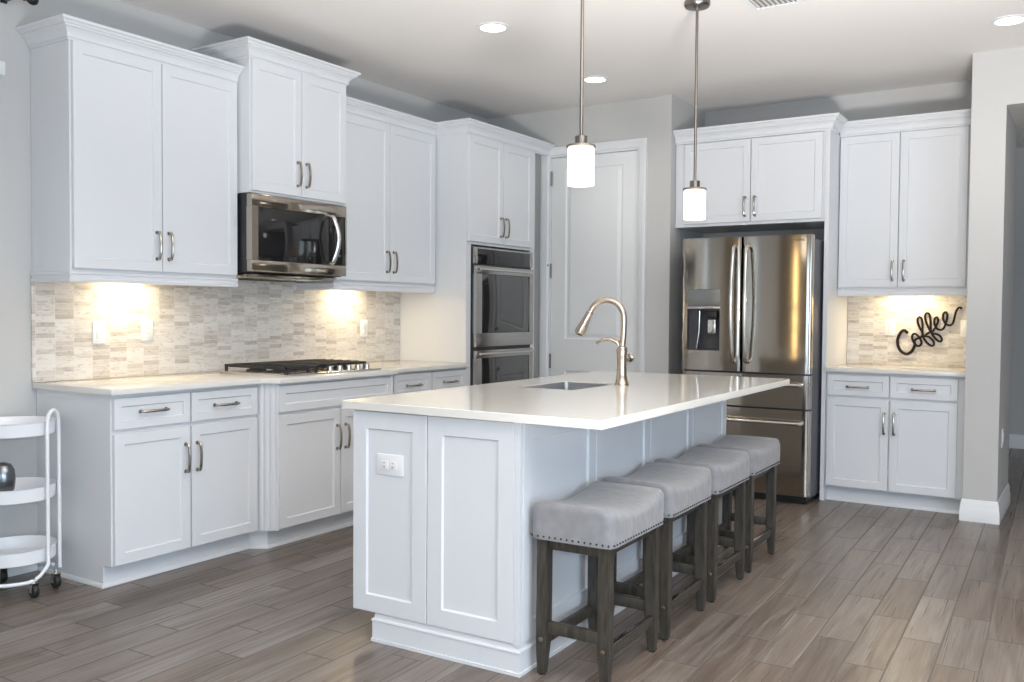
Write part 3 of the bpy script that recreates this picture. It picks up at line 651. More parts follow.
# ------------------------------------------------------------------ refrigerator
FY = 3.648; FX0, FX1 = 1.812, 2.722
t = thing('refrigerator', (2.27, 4.0, 0), 'stainless french door refrigerator with water dispenser', 'refrigerator')
b = bm_new(); box(b, (FX0+0.006, FY+0.085, 0.035), (FX1-0.004, L-0.06, 1.775), 0.006); build('cabinet_body', b, fridgeside, t)
build('base_grille', box(bm_new(), (FX0+0.02, FY+0.05, 0.004), (FX1-0.02, FY+0.30, 0.06)), black, t, smooth=False)
def bowed(bm, x0, x1, z0, z1, bulge, hole=None, thick=0.075, nx=22, rim=0.016):
    """front with a gentle convex bow, curving back at both sides; an optional rectangular hole"""
    xs = sorted(set([x0, x0+rim*0.3, x0+rim, x1-rim, x1-rim*0.3, x1]+[x0+rim+(x1-x0-2*rim)*i/nx for i in range(nx+1)]+([hole[0], hole[1]] if hole else [])))
    zs = sorted(set([z0, z1]+([hole[2], hole[3]] if hole else [])))
    def yy(x):
        s = (x-x0)/(x1-x0)*2-1; e = min(x-x0, x1-x)
        c = 0.0 if e >= rim else rim*(1-math.sqrt(max(0, 1-((rim-e)/rim)**2)))
        return FY+bulge*(s*s)+c
    g = {}
    for i, x in enumerate(xs):
        for j, z in enumerate(zs): g[i, j, 0] = bm.verts.new((x, yy(x), z)); g[i, j, 1] = bm.verts.new((x, FY+thick, z))
    for i in range(len(xs)-1):
        for j in range(len(zs)-1):
            if hole and xs[i] >= hole[0]-1e-6 and xs[i+1] <= hole[1]+1e-6 and zs[j] >= hole[2]-1e-6 and zs[j+1] <= hole[3]+1e-6: continue
            bm.faces.new((g[i, j, 0], g[i+1, j, 0], g[i+1, j+1, 0], g[i, j+1, 0]))
    nxv, nz = len(xs)-1, len(zs)-1
    for i in range(nxv):
        bm.faces.new((g[i, 0, 0], g[i+1, 0, 0], g[i+1, 0, 1], g[i, 0, 1])); bm.faces.new((g[i, nz, 0], g[i+1, nz, 0], g[i+1, nz, 1], g[i, nz, 1]))
    for j in range(nz):
        bm.faces.new((g[0, j, 0], g[0, j+1, 0], g[0, j+1, 1], g[0, j, 1])); bm.faces.new((g[nxv, j, 0], g[nxv, j+1, 0], g[nxv, j+1, 1], g[nxv, j, 1]))
    return bm
XM = 2.253; HX0, HX1, HZ0, HZ1 = 1.862, 2.103, 1.012, 1.440
dl = build('door', bowed(bm_new(), FX0, XM-0.004, 0.874, 1.797, 0.014, (HX0, HX1, HZ0, HZ1)), steel, t)
dr = build('door', bowed(bm_new(), XM+0.004, FX1, 0.874, 1.797, 0.014), steel, t)
# dispenser recess
b = bm_new(); y1 = FY+0.070
for lo, hi in (((HX0, y1-0.004, HZ0), (HX1, y1, 1.300)), ((HX0, FY+0.006, HZ0), (HX0+0.004, y1, 1.300)), ((HX1-0.004, FY+0.006, HZ0), (HX1, y1, 1.300)), ((HX0, FY+0.004, HZ0), (HX1, y1, HZ0+0.006)), ((HX0, FY+0.008, 1.290), (HX1, y1, 1.300))): box(b, lo, hi)
box(b, (HX0+0.005, y1-0.050, HZ0+0.006), (HX0+0.075, y1-0.004, 1.290))
rc = build('dispenser_recess', b, darkgrey, dl, smooth=False)
b = bm_new(); prism(b, [(0, 0), (1, 0), (1, 1), (0, 1)], 0, 1); 
for v in b.verts:
    x, y, z = v.co; v.co = Vector((HX0+0.005+0.232*x, y1-0.052+0.020*z+0.006*y, HZ0+0.010+0.272*z))
b.free()
b = bm_new(); tube(b, [(HX0+0.066, FY+0.022, HZ0+0.010), (HX0+0.084, FY+0.020, 1.14), (HX0+0.088, FY+0.020, 1.288)], 0.005, 8); build('recess_trim', b, steelb, dl)
b = bm_new(); box(b, (HX0, FY+0.005, 1.322), (HX1, FY+0.030, HZ1), 0.003); build('dispenser_panel', b, panelgrey, dl)
b = bm_new(); box(b, (HX0, FY+0.003, 1.302), (HX1, FY+0.030, 1.320), 0.003); build('dispenser_ledge', b, steelb, dl)
b = bm_new(); box(b, (2.005, FY+0.012, 1.235), (2.075, FY+0.062, 1.289), 0.008); build('dispenser_nozzle', b, black, dl)
b = bm_new(); box(b, (2.008, FY+0.024, 1.130), (2.066, FY+0.034, 1.232), 0.010, 3); build('dispenser_paddle', b, steelb, dl)
def fridge_handle(x, side, parent):
    b = bm_new(); pts = [(x, FY+0.002, 1.735), (x, FY-0.028, 1.725)]
    for i in range(17):
        s = i/16; pts.append((x+side*0.004*math.sin(math.pi*s), FY-0.040-0.030*math.sin(math.pi*s), 1.705-0.735*s))
    pts += [(x, FY-0.028, 0.950), (x, FY+0.002, 0.940)]
    tube(b, pts, 0.013, 12); return build('handle', b, steelb, parent)
fridge_handle(XM-0.045, -1, dl); fridge_handle(XM+0.045, 1, dr)
build('latch_button', box(bm_new(), (XM+0.052, FY-0.075, 1.345), (XM+0.066, FY-0.050, 1.375), 0.003), steelb, dr)
cu = bpy.data.curves.new('brand_mark', 'FONT'); cu.body = 'SAMSUNG'; cu.size = 0.020; cu.extrude = 0.0004
tm = bpy.data.objects.new('tmp', cu); COL.objects.link(tm); dg = bpy.context.evaluated_depsgraph_get(); me = bpy.data.meshes.new_from_object(tm.evaluated_get(dg)); bpy.data.objects.remove(tm)
b = bm_new(); b.from_mesh(me); b.transform(Matrix.Translation((2.585, FY+0.004, 1.755)) @ Matrix.Rotation(math.radians(90), 4, 'X')); build('brand_mark', b, darkgrey, dr, smooth=False)
for z0, z1, hz in ((0.640, 0.862, 0.800), (0.055, 0.628, 0.545)):
    dw = build('freezer_drawer', bowed(bm_new(), FX0, FX1, z0, z1, 0.016), steel, t)
    b = bm_new(); pts = [(FX0+0.045, FY+0.002, hz), (FX0+0.047, FY-0.040, hz)]+[(FX0+0.052+(FX1-FX0-0.104)*i/14, FY-0.052-0.012*math.sin(math.pi*i/14), hz) for i in range(15)]+[(FX1-0.047, FY-0.040, hz), (FX1-0.045, FY+0.002, hz)]
    tube(b, pts, 0.0125, 12); build('handle', b, steelb, dw)
for x in (FX0+0.05, FX1-0.06):
    b = bm_new(); box(b, (x-0.035, FY+0.03, 1.7765), (x+0.035, FY+0.13, 1.803), 0.005); build('hinge_cover', b, darkgrey, t)

# ------------------------------------------------------------------ island
IT0, IT1 = 0.892, 0.922
IX0, IX1, IY0, IY1 = 1.900, 2.656, 0.190, 2.425
t = thing('island', (IX1, IY0, 0), 'white panelled kitchen island base under the quartz top', 'kitchen island')
b = bm_new(); box(b, (IX0, IY0+0.020, 0.108), (IX1-0.020, 1.10, IT0-0.001)); box(b, (IX0, 1.60, 0.108), (IX1-0.020, IY1, IT0-0.001)); box(b, (IX0, 1.10, 0.108), (IX0+0.02, 1.60, IT0-0.001)); box(b, (IX1-0.04, 1.10, 0.108), (IX1-0.02, 1.60, IT0-0.001)); box(b, (IX0+0.02, 1.10, 0.108), (IX1-0.04, 1.60, 0.13)); box(b, (2.008, IY0+0.02, 0), (IX1-0.018, IY1-0.01, 0.108))
box(b, (IX1-0.024, IY0, 0.108), (IX1, IY0+0.020, IT0-0.001)); build('island_body', b, white, t, smooth=False)
EF = Face((0, IY0+0.020), (1, 0), (0, -1)); SF = Face((IX1-0.020, 0), (0, 1), (1, 0))
for a, c in ((IX0, 2.253), (2.257, IX1-0.026)):
    build('end_panel', shaker(bm_new(), EF, a, c, 0.112, IT0-0.006, 0.0, st=0.066), white, t, smooth=False)
for a, c in ((0.214, 0.785), (0.789, 1.342), (1.346, 1.892), (1.896, 2.422)):
    build('side_panel', shaker(bm_new(), SF, a, c, 0.112, IT0-0.006, 0.0, st=0.064), white, t, smooth=False)
IB = [(0, 0), (0.015, 0), (0.015, 0.012), (0.011, 0.013), (0.011, 0.078), (0.014, 0.081), (0.013, 0.087), (0.005, 0.092), (0.004, 0.104), (0, 0.108)]
build('base_molding', sweep(bm_new(), [(2.008, IY1-0.01), (2.008, IY0+0.012), (IX1-0.010, IY0+0.012), (IX1-0.010, IY1-0.01)], IB, 1), white, t)
t.rotation_euler = (0, 0, math.radians(1.5))     # the island stands a touch off the wall line
# worktop as four slabs round the sink cut-out, one mesh
SX0, SX1, SY0, SY1 = 2.045, 2.345, 1.120, 1.575
top = [(1.852, 0.152), (2.984, 0.160), (2.930, 2.475), (1.802, 2.440)]
def slab_with_hole(bm, outer, hole, z0, z1, n=6, rr=0.03, orad=0.014):
    def rounded(pts, r, n):
        out = []; k = len(pts)
        for i in range(k):
            p, a, c = Vector(pts[i]), Vector(pts[i-1]), Vector(pts[(i+1) % k]); d1 = (a-p).normalized(); d2 = (c-p).normalized()
            for j in range(n+1):
                s = j/n; q0 = p+d1*r; q1 = p+d2*r; out.append(tuple((1-s)**2*q0+2*s*(1-s)*p+s*s*q1))
        return out
    O = rounded(outer, orad, n); H = rounded(hole, rr, n); k = len(O)
    e = 0.002
    def ring(pts, z): return [bm.verts.new((x, y, z)) for x, y in pts]
    cen = Vector((sum(p[0] for p in O)/k, sum(p[1] for p in O)/k))
    Oi = [tuple(Vector(p)+(cen-Vector(p)).normalized()*e) for p in O]
    to, to2, bo, hi_, lo_ = ring(Oi, z1), ring(O, z1-e), ring(O, z0), ring(H, z1), ring(H, z0)
    for i in range(k):
        j = (i+1) % k
        bm.faces.new((to[i], to[j], hi_[j], hi_[i])); bm.faces.new((to[i], to2[i], to2[j], to[j])); bm.faces.new((to2[i], bo[i], bo[j], to2[j]))
        bm.faces.new((hi_[i], hi_[j], lo_[j], lo_[i])); bm.faces.new((bo[i], lo_[i], lo_[j], bo[j]))
    return bm
hole = [(SX0, SY0), (SX1, SY0), (SX1, SY1), (SX0, SY1)]
tag(build('island_countertop', slab_with_hole(bm_new(), top, hole, IT0, IT1), quartz, angle=25), 'long white quartz island countertop with overhang above the stools', 'countertop')
t = thing('sink', (2.21, 1.35, 0.70), 'stainless undermount sink in the island countertop', 'sink')
b = bm_new(); r0 = None
def rrect(x0, x1, y0, y1, r, n=5):
    out = []
    for cx, cy, a0 in ((x1-r, y1-r, 0), (x0+r, y1-r, 90), (x0+r, y0+r, 180), (x1-r, y0+r, 270)):
        for i in range(n+1): a = math.radians(a0+90*i/n); out.append((cx+r*math.cos(a), cy+r*math.sin(a)))
    return out
prev = None
for ins, z, r_ in ((0.0006, IT1-0.004, 0.03), (0.002, IT1-0.005, 0.03), (0.003, IT1-0.03, 0.03), (0.008, 0.74, 0.04), (0.02, 0.722, 0.05), (0.06, 0.718, 0.05)):
    rg = [b.verts.new((x, y, z)) for x, y in rrect(SX0+ins, SX1-ins, SY0+ins, SY1-ins, r_)]
    if prev:
        for k in range(len(rg)): b.faces.new((prev[k], prev[(k+1) % len(rg)], rg[(k+1) % len(rg)], rg[k]))
    prev = rg
b.faces.new(prev); build('basin', b, sinkm, t)
build('drain', lathe(bm_new(), [(0.040, 0), (0.040, 0.004), (0.03, 0.005), (0.028, 0.001)], ((SX0+SX1)/2, (SY0+SY1)/2, 0.7182), 20), nickel, t)
# faucet
fx, fy = 2.392, 1.520
t = thing('faucet', (fx, fy, IT1), 'brushed nickel gooseneck pull down faucet beside the island sink', 'faucet')
dv = Vector((-0.90, -0.28, 0)).normalized()
def fp(s, h): return (fx+dv.x*s, fy+dv.y*s, IT1+h)
b = bm_new(); lathe(b, [(0.036, 0.0005), (0.036, 0.006), (0.031, 0.014), (0.025, 0.05), (0.0225, 0.09), (0.024, 0.14), (0.026, 0.170), (0.022, 0.184), (0.015, 0.188)], (fx, fy, IT1), 24); build('faucet_body', b, faucetm, t)
pts = [fp(0, 0.18), fp(-0.006, 0.24), fp(-0.008, 0.30)]
for i in range(15):
    a = math.radians(-8+i*(158+8)/14); pts.append(fp(0.077-0.085*math.cos(a), 0.322+0.088*math.sin(a)))
b = bm_new(); tube(b, pts, 0.0145, 14); build('spout', b, faucetm, t)
e0, e1 = Vector(pts[-1]), Vector(pts[-1])-Vector(pts[-2]); e1.normalize()
b = bm_new(); tube(b, [e0+e1*s for s in (0.0, 0.006, 0.012, 0.06, 0.100, 0.118, 0.124)], [0.0145, 0.0175, 0.017, 0.021, 0.0265, 0.0265, 0.021], 16); sp = build('spray_head', b, faucetm, t)
b = bm_new(); q = e0+e1*0.124; tube(b, [q, q+e1*0.004], 0.018, 14); build('spray_face', b, darkgrey, sp)
b = bm_new(); side = Vector((-dv.y, dv.x, 0))
hp = [Vector(fp(0.008, 0.165)), Vector(fp(0.022, 0.205)), Vector(fp(0.060, 0.222)), Vector(fp(0.100, 0.216)), Vector(fp(0.128, 0.198))]
hp = [p-side*0.014 for p in hp]
tube(b, hp, [0.015, 0.014, 0.011, 0.010, 0.008], 12, flat=0.7); build('lever_handle', b, faucetm, t)

# ------------------------------------------------------------------ bar stools
HXs, HYs = 0.158, 0.2390
def seat_mesh():
    t = bmesh.new(); bmesh.ops.create_cube(t, size=2); bmesh.ops.subdivide_edges(t, edges=t.edges[:], cuts=15, use_grid_fill=True)
    zb, zt, r = 0.484, 0.600, 0.030
    for v in t.verts:
        x, y, z = v.co.x, v.co.y, v.co.z
        p = Vector((x*HXs, y*HYs, zb+(z+1)/2*(zt-zb)))
        q = Vector((max(-HXs+r, min(HXs-r, p.x)), max(-HYs+r, min(HYs-r, p.y)), max(zb-1, min(zt-r, p.z))))
        dlt = p-q
        if dlt.length > 1e-6: p = q+dlt.normalized()*min(r, max(abs(dlt.x), abs(dlt.y), abs(dlt.z)))
        zr = max(0.0, (p.z-zb)/(zt-zb)); s = y
        sad = 0.040*(abs(s)**2.0) - 0.014
        edge = -0.006*(abs(x)**4)
        p.z += (zr**1.5)*(sad+edge)
        bulge = 1+0.008*math.sin(math.pi*min(1, zr))
        p.x *= bulge; v.co = p
    return t
stool = thing('bar_stool', (2.824, 0.470, 0), 'grey upholstered bar stool nearest the front end of the island', 'stool', 'grey saddle bar stools along the island')
def sb(name, bm, m, parent):
    off = root_loc(parent); bm.transform(Matrix.Translation(off)); return build(name, bm, m, parent)
sb('seat', seat_mesh(), linen, stool)
b = bm_new()
def nail(bm, x, y, nx, ny, z=0.4955):
    t = bmesh.new(); bmesh.ops.create_icosphere(t, subdivisions=1, radius=0.0042); t.transform(Matrix.Translation((x, y, z))); merge(bm, t)
for i in range(14):
    x = -HXs+0.012+i*(2*HXs-0.024)/13
    for s in (-1, 1): nail(b, x, s*(HYs+0.001), 0, s)
for i in range(21):
    y = -HYs+0.014+i*(2*HYs-0.028)/20
    for s in (-1, 1): nail(b, s*(HXs+0.002), y, s, 0)
sb('nailhead_trim', b, nailm, [o for o in bpy.data.objects if o.parent == stool][0])
b = bm_new(); box(b, (-0.128, -0.205, 0.445), (0.128, -0.187, 0.4835)); box(b, (-0.128, 0.187, 0.445), (0.128, 0.205, 0.4835)); box(b, (-0.118, -0.187, 0.445), (-0.100, 0.187, 0.4835)); box(b, (0.100, -0.187, 0.445), (0.118, 0.187, 0.4835))
sb('seat_apron', b, wood, stool)
for sx in (-1, 1):
    for sy in (-1, 1):
        b = bm_new(); prev = None
        for z, hw, ox in ((0.006, 0.0145, 0.004), (0.10, 0.0195, 0.002), (0.13, 0.0215, 0.001), (0.4835, 0.0215, 0)):
            cx, cy = sx*(0.118+ox-(0.0215-hw)*0.6*0), sy*(0.200+ox)
            rg = [b.verts.new((cx+dx*hw, cy+dy*hw, z)) for dx, dy in ((-1, -1), (1, -1), (1, 1), (-1, 1))]
            if prev:
                for k in range(4): b.faces.new((prev[k], prev[(k+1) % 4], rg[(k+1) % 4], rg[k]))
            else: b.faces.new(rg[::-1])
            prev = rg
        b.faces.new(prev)
        bmesh.ops.bevel(b, geom=[e for e in b.edges if abs((e.verts[0].co-e.verts[1].co).z) > 0.02], offset=0.003, segments=2, affect='EDGES')
        lg = sb('leg', b, wood, stool)
        b = bm_new(); lathe(b, [(0.012, 0), (0.013, 0.003), (0.013, 0.006)], (sx*0.122, sy*0.204, 0), 12); sb('foot_glide', b, rubber, lg)
        b = bm_new(); lathe(b, [(0.0085, 0), (0.0085, -sy*-0.002), (0.005, -sy*-0.0035)], (sx*0.119, sy*0.222, 0.128), 14, 'y'); sb('bolt', b, bronze, lg)
for sy in (-1, 1): sb('stretcher', box(bm_new(), (-0.100, sy*0.205-0.011, 0.150), (0.100, sy*0.205+0.011, 0.192), 0.003), wood, stool)
for sx in (-1, 1):
    s_ = sb('stretcher', box(bm_new(), (sx*0.122-0.012, -0.182, 0.104), (sx*0.122+0.012, 0.182, 0.142), 0.003), wood, stool)
    if sx == 1: sb('foot_plate', box(bm_new(), (0.118, -0.178, 0.1422), (0.1345, 0.178, 0.1450), 0.001), steelb, s_)
for (x, y), lab in zip(((2.803, 1.022), (2.788, 1.568), (2.772, 2.112)), (
        'grey upholstered bar stool second from the front end of the island',
        'grey upholstered bar stool third from the front end of the island',
        'grey upholstered bar stool nearest the refrigerator, last of the row')):
    c = copy_tree(stool); c.location = (x, y, 0); c.rotation_euler = (0, 0, math.radians(1.5)); c['label'] = lab
stool.rotation_euler = (0, 0, math.radians(1.5))

# ------------------------------------------------------------------ pendants, can lights, vent
def pendant(x, y, ztop, zbot, label):
    t = thing('pendant_light', (x, y, ZC), label, 'pendant lamp', 'glass cylinder pendants over the island')
    build('canopy', lathe(bm_new(), [(0.066, ZC-0.0005), (0.066, ZC-0.022), (0.060, ZC-0.030), (0.012, ZC-0.034), (0.010, ZC-0.045)], (x, y, 0), 28), canopym, t)
    build('rod', lathe(bm_new(), [(0.0075, ZC-0.034), (0.0075, ztop+0.03)], (x, y, 0), 12), canopym, t)
    build('cap', lathe(bm_new(), [(0.006, ztop+0.050), (0.026, ztop+0.048), (0.026, ztop+0.012), (0.060, ztop+0.010), (0.062, ztop+0.002), (0.056, ztop)], (x, y, 0), 28), canopym, t)
    build('lamp_shade', lathe(bm_new(), [(0.048, ztop), (0.055, ztop-0.002), (0.0555, ztop-0.01), (0.0555, zbot+0.004), (0.056, zbot), (0.052, zbot), (0.052, zbot+0.01), (0.05, zbot+0.03), (0.03, zbot+0.032)], (x, y, 0), 32), shadeglass, t)
    return t
pendant(2.495, 0.900, 1.955, 1.800, 'lit glass pendant lamp nearer the camera, left one over the island')
pendant(2.549, 2.030, 1.905, 1.757, 'lit glass pendant lamp nearer the refrigerator, right one over the island')
for x, y, lab in ((1.419, 1.831, 'round recessed ceiling light in front of the microwave cabinet'), (1.375, 3.146, 'round recessed ceiling light in front of the pantry door'), (3.876, 3.190, 'round recessed ceiling light at the top right near the hall')):
    t = thing('ceiling_light', (x, y, ZC), lab, 'ceiling light', 'recessed ceiling lights')
    build('trim_ring', lathe(bm_new(), [(0.092, ZC-0.0005), (0.094, ZC-0.006), (0.072, ZC-0.008), (0.070, ZC-0.0005)], (x, y, 0), 32, cap=False), white2, t)
    build('lens', lathe(bm_new(), [(0.070, ZC-0.0006), (0.070, ZC-0.005)], (x, y, 0), 32), canlens, t)
    light('downlight', 'SPOT', (x, y, ZC-0.03), 9, (1.0, 0.92, 0.80), 0.06, None, (x, y, 0), (math.radians(140), 1.0))
t = thing('ceiling_vent', (2.90, 2.17, ZC), 'white louvred air vent in the ceiling at the top edge', 'vent')
VX0, VX1, VY0, VY1 = 2.750, 3.02, 2.02, 2.320
b = bm_new(); z0 = ZC-0.008
for lo, hi in (((VX0, VY0), (VX0+0.028, VY1)), ((VX1-0.028, VY0), (VX1, VY1)), ((VX0+0.028, VY0), (VX1-0.028, VY0+0.028)), ((VX0+0.028, VY1-0.028), (VX1-0.028, VY1))): box(b, (lo[0], lo[1], z0), (hi[0], hi[1], ZC-0.0005))
build('vent_frame', b, white2, t, smooth=False)
b = bm_new()
for i in range(10):
    tmp = bmesh.new(); box(tmp, (-0.011, VY0+0.03, -0.001), (0.011, VY1-0.03, 0.001)); tmp.transform(Matrix.Translation((VX0+0.042+i*0.0257, 0, z0+0.004)) @ Matrix.Rotation(math.radians(28), 4, 'Y')); merge(b, tmp)
build('louvers', b, white2, t, smooth=False)
build('duct_opening', box(bm_new(), (VX0+0.03, VY0+0.03, ZC-0.0012), (VX1-0.03, VY1-0.03, ZC-0.0004)), ductm, t, smooth=False)

# under cabinet lights
def ucl(x0, x1, y0, y1, z, label, energy, lx, ly, lsx, lsy):
    t = thing('under_cabinet_light', ((x0+x1)/2, (y0+y1)/2, z), label, 'light', 'lit fixtures under the wall cabinets')
    build('light_housing', box(bm_new(), (x0, y0, z-0.010), (x1, y1, z), 0.002), plate, t)
    build('lens', box(bm_new(), (x0+0.006, y0+0.006, z-0.013), (x1-0.006, y1-0.006, z-0.0102)), warmlens, t, smooth=False)
    light('under_cabinet_lamp', 'AREA', (lx, ly, z-0.016), energy, WARM, lsx, lsy, (lx, ly, 0))
ucl(0.07, 0.13, 0.37, 0.55, 1.447, 'warm light strip under the left end wall cabinet', 3.6, 0.10, 0.46, 0.16, 0.04)
ucl(0.07, 0.13, 2.02, 2.20, 1.452, 'warm light strip under the cabinet beside the ovens', 3.6, 0.10, 2.11, 0.16, 0.04)
ucl(3.04, 3.36, L-0.15, L-0.09, 1.4495, 'warm light strip under the cabinet above the coffee sign', 3.3, 3.20, L-0.12, 0.30, 0.04)
for o in bpy.data.objects:
    if o.type == 'LIGHT' and o.name.startswith('under_cabinet_lamp') and o.location.x < 1: o.rotation_euler = (0, 0, math.radians(90))

# ------------------------------------------------------------------ outlets and switches
def wall_plate(name, label, cat, f, u, z, w0, pw=0.072, ph=0.115, kind='outlet', gangs=1, horizontal=False, group='white electrical plates'):
    c = f.p(u, w0, z)
    t = thing(name, tuple(c), label, cat, group); M = f.mat()
    def P(nm, boxes, m, par, bev=0.0):
        b = bm_new()
        for (a0, a1, d0, d1, c0, c1) in boxes: box(b, (u+a0, w0+d0, z+c0), (u+a1, w0+d1, z+c1), bev)
        b.transform(M); return build(nm, b, m, par)
    P('cover_plate', [(-pw/2, pw/2, 0, 0.005, -ph/2, ph/2)], plate, t, 0.002)
    for g in range(gangs):
        if kind == 'switch':
            P('rocker', [(-0.016, 0.016, 0.005, 0.009, -0.032, 0.032)], plate, t, 0.001)
        else:
            for s in (-1, 1):
                if horizontal: cu_, cz = s*0.020, 0
                else: cu_, cz = 0, s*0.020
                P('socket', [(cu_-0.015, cu_+0.015, 0.005, 0.0075, cz-0.016, cz+0.016)], plate, t, 0.001)
                if horizontal: sl = [(cu_-0.008, cu_+0.000, 0.0075, 0.0079, cz-0.008, cz-0.006), (cu_-0.008, cu_+0.000, 0.0075, 0.0079, cz+0.006, cz+0.008)]
                else: sl = [(cu_-0.008, cu_-0.006, 0.0075, 0.0079, cz-0.002, cz+0.008), (cu_+0.006, cu_+0.008, 0.0075, 0.0079, cz-0.002, cz+0.008)]
                P('slots', sl, plateslot, t)
    return t
wall_plate('light_switch', 'white rocker switch on the mosaic under the left wall cabinet', 'switch', LF, 0.326, 1.150, 0.0102, kind='switch')
wall_plate('outlet', 'white outlet on the mosaic right of the rocker switch', 'outlet', LF, 0.606, 1.160, 0.0102)
wall_plate('outlet', 'white outlet on the mosaic near the ovens', 'outlet', LF, 2.33, 1.150, 0.0102)
wall_plate('outlet', 'white outlet left of the coffee sign', 'outlet', BFc, 3.060, 1.180, 0.0102)
wall_plate('light_switch', 'white rocker switch right of the coffee sign', 'switch', BFc, 3.552, 1.180, 0.0102, kind='switch')
ea = math.radians(1.5); ex = IX1-2.078
wall_plate('outlet', 'white double outlet set sideways in the island end panel', 'outlet', Face((IX1, IY0), (math.cos(ea), math.sin(ea)), (math.sin(ea), -math.cos(ea))), -ex, 0.688, -0.0078, 0.128, 0.080, horizontal=True)
wall_plate('light_switch', 'white plate low on the hall side of the wall end', 'switch', Face((3.822, 0), (0, 1), (1, 0)), 4.02, 0.50, 0.0, kind='switch')

# ------------------------------------------------------------------ coffee sign (lettering follows the sign's own strokes)
sign = [(238, 368), (226, 348), (206, 338), (184, 350), (163, 382), (151, 428), (157, 480), (178, 524), (208, 550), (240, 557), (270, 540), (291, 510), (302, 472), (290, 440),
        (279, 405), (284, 378), (302, 370), (326, 384), (350, 418), (362, 452), (350, 478), (326, 482), (306, 462), (302, 436), (318, 416), (344, 408), (370, 388),
        (368, 360), (346, 318), (326, 268), (324, 232), (341, 217), (360, 236), (368, 290), (368, 350), (376, 400), (404, 446), (440, 478), (464, 478), (470, 456), (452, 424), (420, 398), (392, 392),
        (412, 368), (436, 350), (418, 312), (396, 256), (388, 206), (402, 182), (422, 190), (434, 236), (438, 300), (442, 352), (468, 398), (504, 436), (530, 440), (534, 416), (516, 388), (484, 372), (448, 366),
        (462, 340), (484, 304), (500, 256), (494, 226), (476, 226), (468, 256), (476, 300), (500, 330), (530, 336), (552, 318), (566, 276), (578, 222), (572, 184), (556, 178), (543, 200), (545, 244), (566, 282), (598, 296), (624, 280), (638, 232), (648, 182), (664, 148), (682, 138), (700, 150)]
def spline(P, n=5):
    out = []
    for i in range(len(P)-1):
        p0, p1, p2, p3 = P[max(i-1, 0)], P[i], P[i+1], P[min(i+2, len(P)-1)]
        for k in range(n):
            s = k/n
            out.append(tuple(0.5*((2*p1[d])+(-p0[d]+p2[d])*s+(2*p0[d]-5*p1[d]+4*p2[d]-p3[d])*s*s+(-p0[d]+3*p1[d]-3*p2[d]+p3[d])*s**3) for d in (0, 1)))
    out.append(P[-1]); return out
# sign coordinates: 1 unit = 0.746 mm across, 0.756 mm up; sheared to hang on the back wall
A = spline(sign); ax = 3.114+0.0; b = bm_new(); n = len(A)
path = [(3.114+(u-150)*0.000746, L-0.0215, 1.089-(v-430)*0.000763+(u-150)*0.000022) for u, v in A]
rads = [(0.0105 if i < 60 else 0.0076) for i in range(n)]; rads[0] = rads[-1] = 0.004
tube(b, path, rads, 8, True, flat=0.7, up=(0, 1, 0))
t = tag(build('coffee_sign', b, signm, angle=60), 'dark script sign reading Coffee mounted on the mosaic', 'sign')

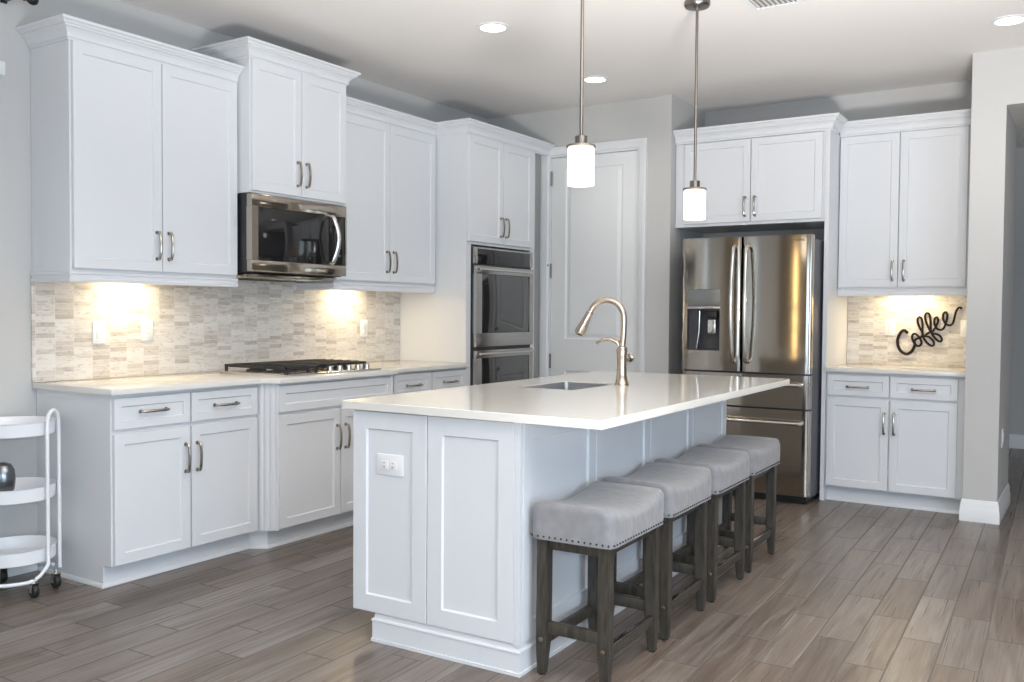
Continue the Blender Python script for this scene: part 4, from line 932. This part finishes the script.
# ------------------------------------------------------------------ round white trolley at the left edge
cx, cy, cr = 0.222, -0.240, 0.176
t = thing('trolley', (cx, cy, 0), 'white three tier round metal trolley at the left edge', 'trolley')
for zf, zr in ((0.140, 0.203), (0.416, 0.478), (0.705, 0.766)):
    b = bm_new(); lathe(b, [(0.001, zf), (cr-0.008, zf), (cr-0.003, zf+0.004), (cr, zr-0.003), (cr+0.003, zr), (cr-0.001, zr+0.001), (cr-0.004, zr-0.003), (cr-0.008, zf+0.009), (cr-0.014, zf+0.006), (0.001, zf+0.006)], (cx, cy, 0), 48)
    build('tray', b, cartm, t)
def legpt(right, near, z): return Vector((cx+0.51*right+0.86*near, cy+0.86*right-0.51*near, z))
for sgn in (1, -1):
    pr, pf = (0.188, 0.020), (0.142, 0.128)
    a = [legpt(sgn*pr[0], sgn*pr[1], z) for z in (0.085, 0.25, 0.5, 0.72)]; top_ = []
    for i in range(1, 10):
        s = i/10; top_.append(legpt(sgn*(pr[0]+(pf[0]-pr[0])*(0.5-0.5*math.cos(math.pi*s))), sgn*(pr[1]+(pf[1]-pr[1])*(0.5-0.5*math.cos(math.pi*s))), 0.755+0.058*math.sin(math.pi*s)))
    f_ = [legpt(sgn*pf[0], sgn*pf[1], z) for z in (0.72, 0.5, 0.25, 0.13)]
    # front leg bends round at the bottom and runs along the front of the base
    ang0 = math.atan2(pf[1], pf[0]); arc = []
    for i in range(0, 13):
        a_ = ang0+math.radians(4+i*8.5); zz = 0.070+0.045*max(0, 1-i/3.0)**2; arc.append(legpt(sgn*0.191*math.cos(a_), sgn*0.191*math.sin(a_), zz))
    b = bm_new(); tube(b, a+top_+f_+arc, 0.0085, 10); build('handle_frame', b, cartm, t)
for (r_, n_) in ((0.172, 0.045), (0.085, 0.172), (-0.050, -0.150), (-0.130, 0.100)):
    p = legpt(r_, n_, 0); b = bm_new(); ax_ = Vector((0.80, -0.6, 0))
    tmp = bmesh.new(); lathe(tmp, [(0.012, -0.012), (0.027, -0.012), (0.0295, -0.008), (0.0295, 0.008), (0.027, 0.012), (0.012, 0.012)], (0, 0, 0), 20, 'y'); tmp.transform(Matrix.Translation((p.x, p.y, 0.0297)) @ Matrix.Rotation(math.radians(-5), 4, 'Z')); merge(b, tmp)
    w_ = build('caster', b, rubber, t)
    b = bm_new(); lathe(b, [(0.007, 0.062), (0.007, 0.085)], (p.x, p.y, 0), 10)
    tmp = bmesh.new(); box(tmp, (-0.012, -0.017, -0.006), (0.012, -0.0135, 0.034)); box(tmp, (-0.012, 0.0135, -0.006), (0.012, 0.017, 0.034)); box(tmp, (-0.012, -0.017, 0.032), (0.012, 0.017, 0.036)); tmp.transform(Matrix.Translation((p.x, p.y, 0.0297)) @ Matrix.Rotation(math.radians(-5), 4, 'Z')); merge(b, tmp)
    build('caster_fork', b, steelb, w_, smooth=False)
bp_ = legpt(-0.038, 0.01, 0)
b = bm_new(); lathe(b, [(0.030, 0), (0.034, 0.005), (0.048, 0.04), (0.052, 0.085), (0.048, 0.125), (0.034, 0.15), (0.012, 0.158)], (bp_.x, bp_.y, 0.4225), 28)
tag(build('canister', b, wire), 'grey rounded metal pot on the middle tray of the trolley', 'pot')
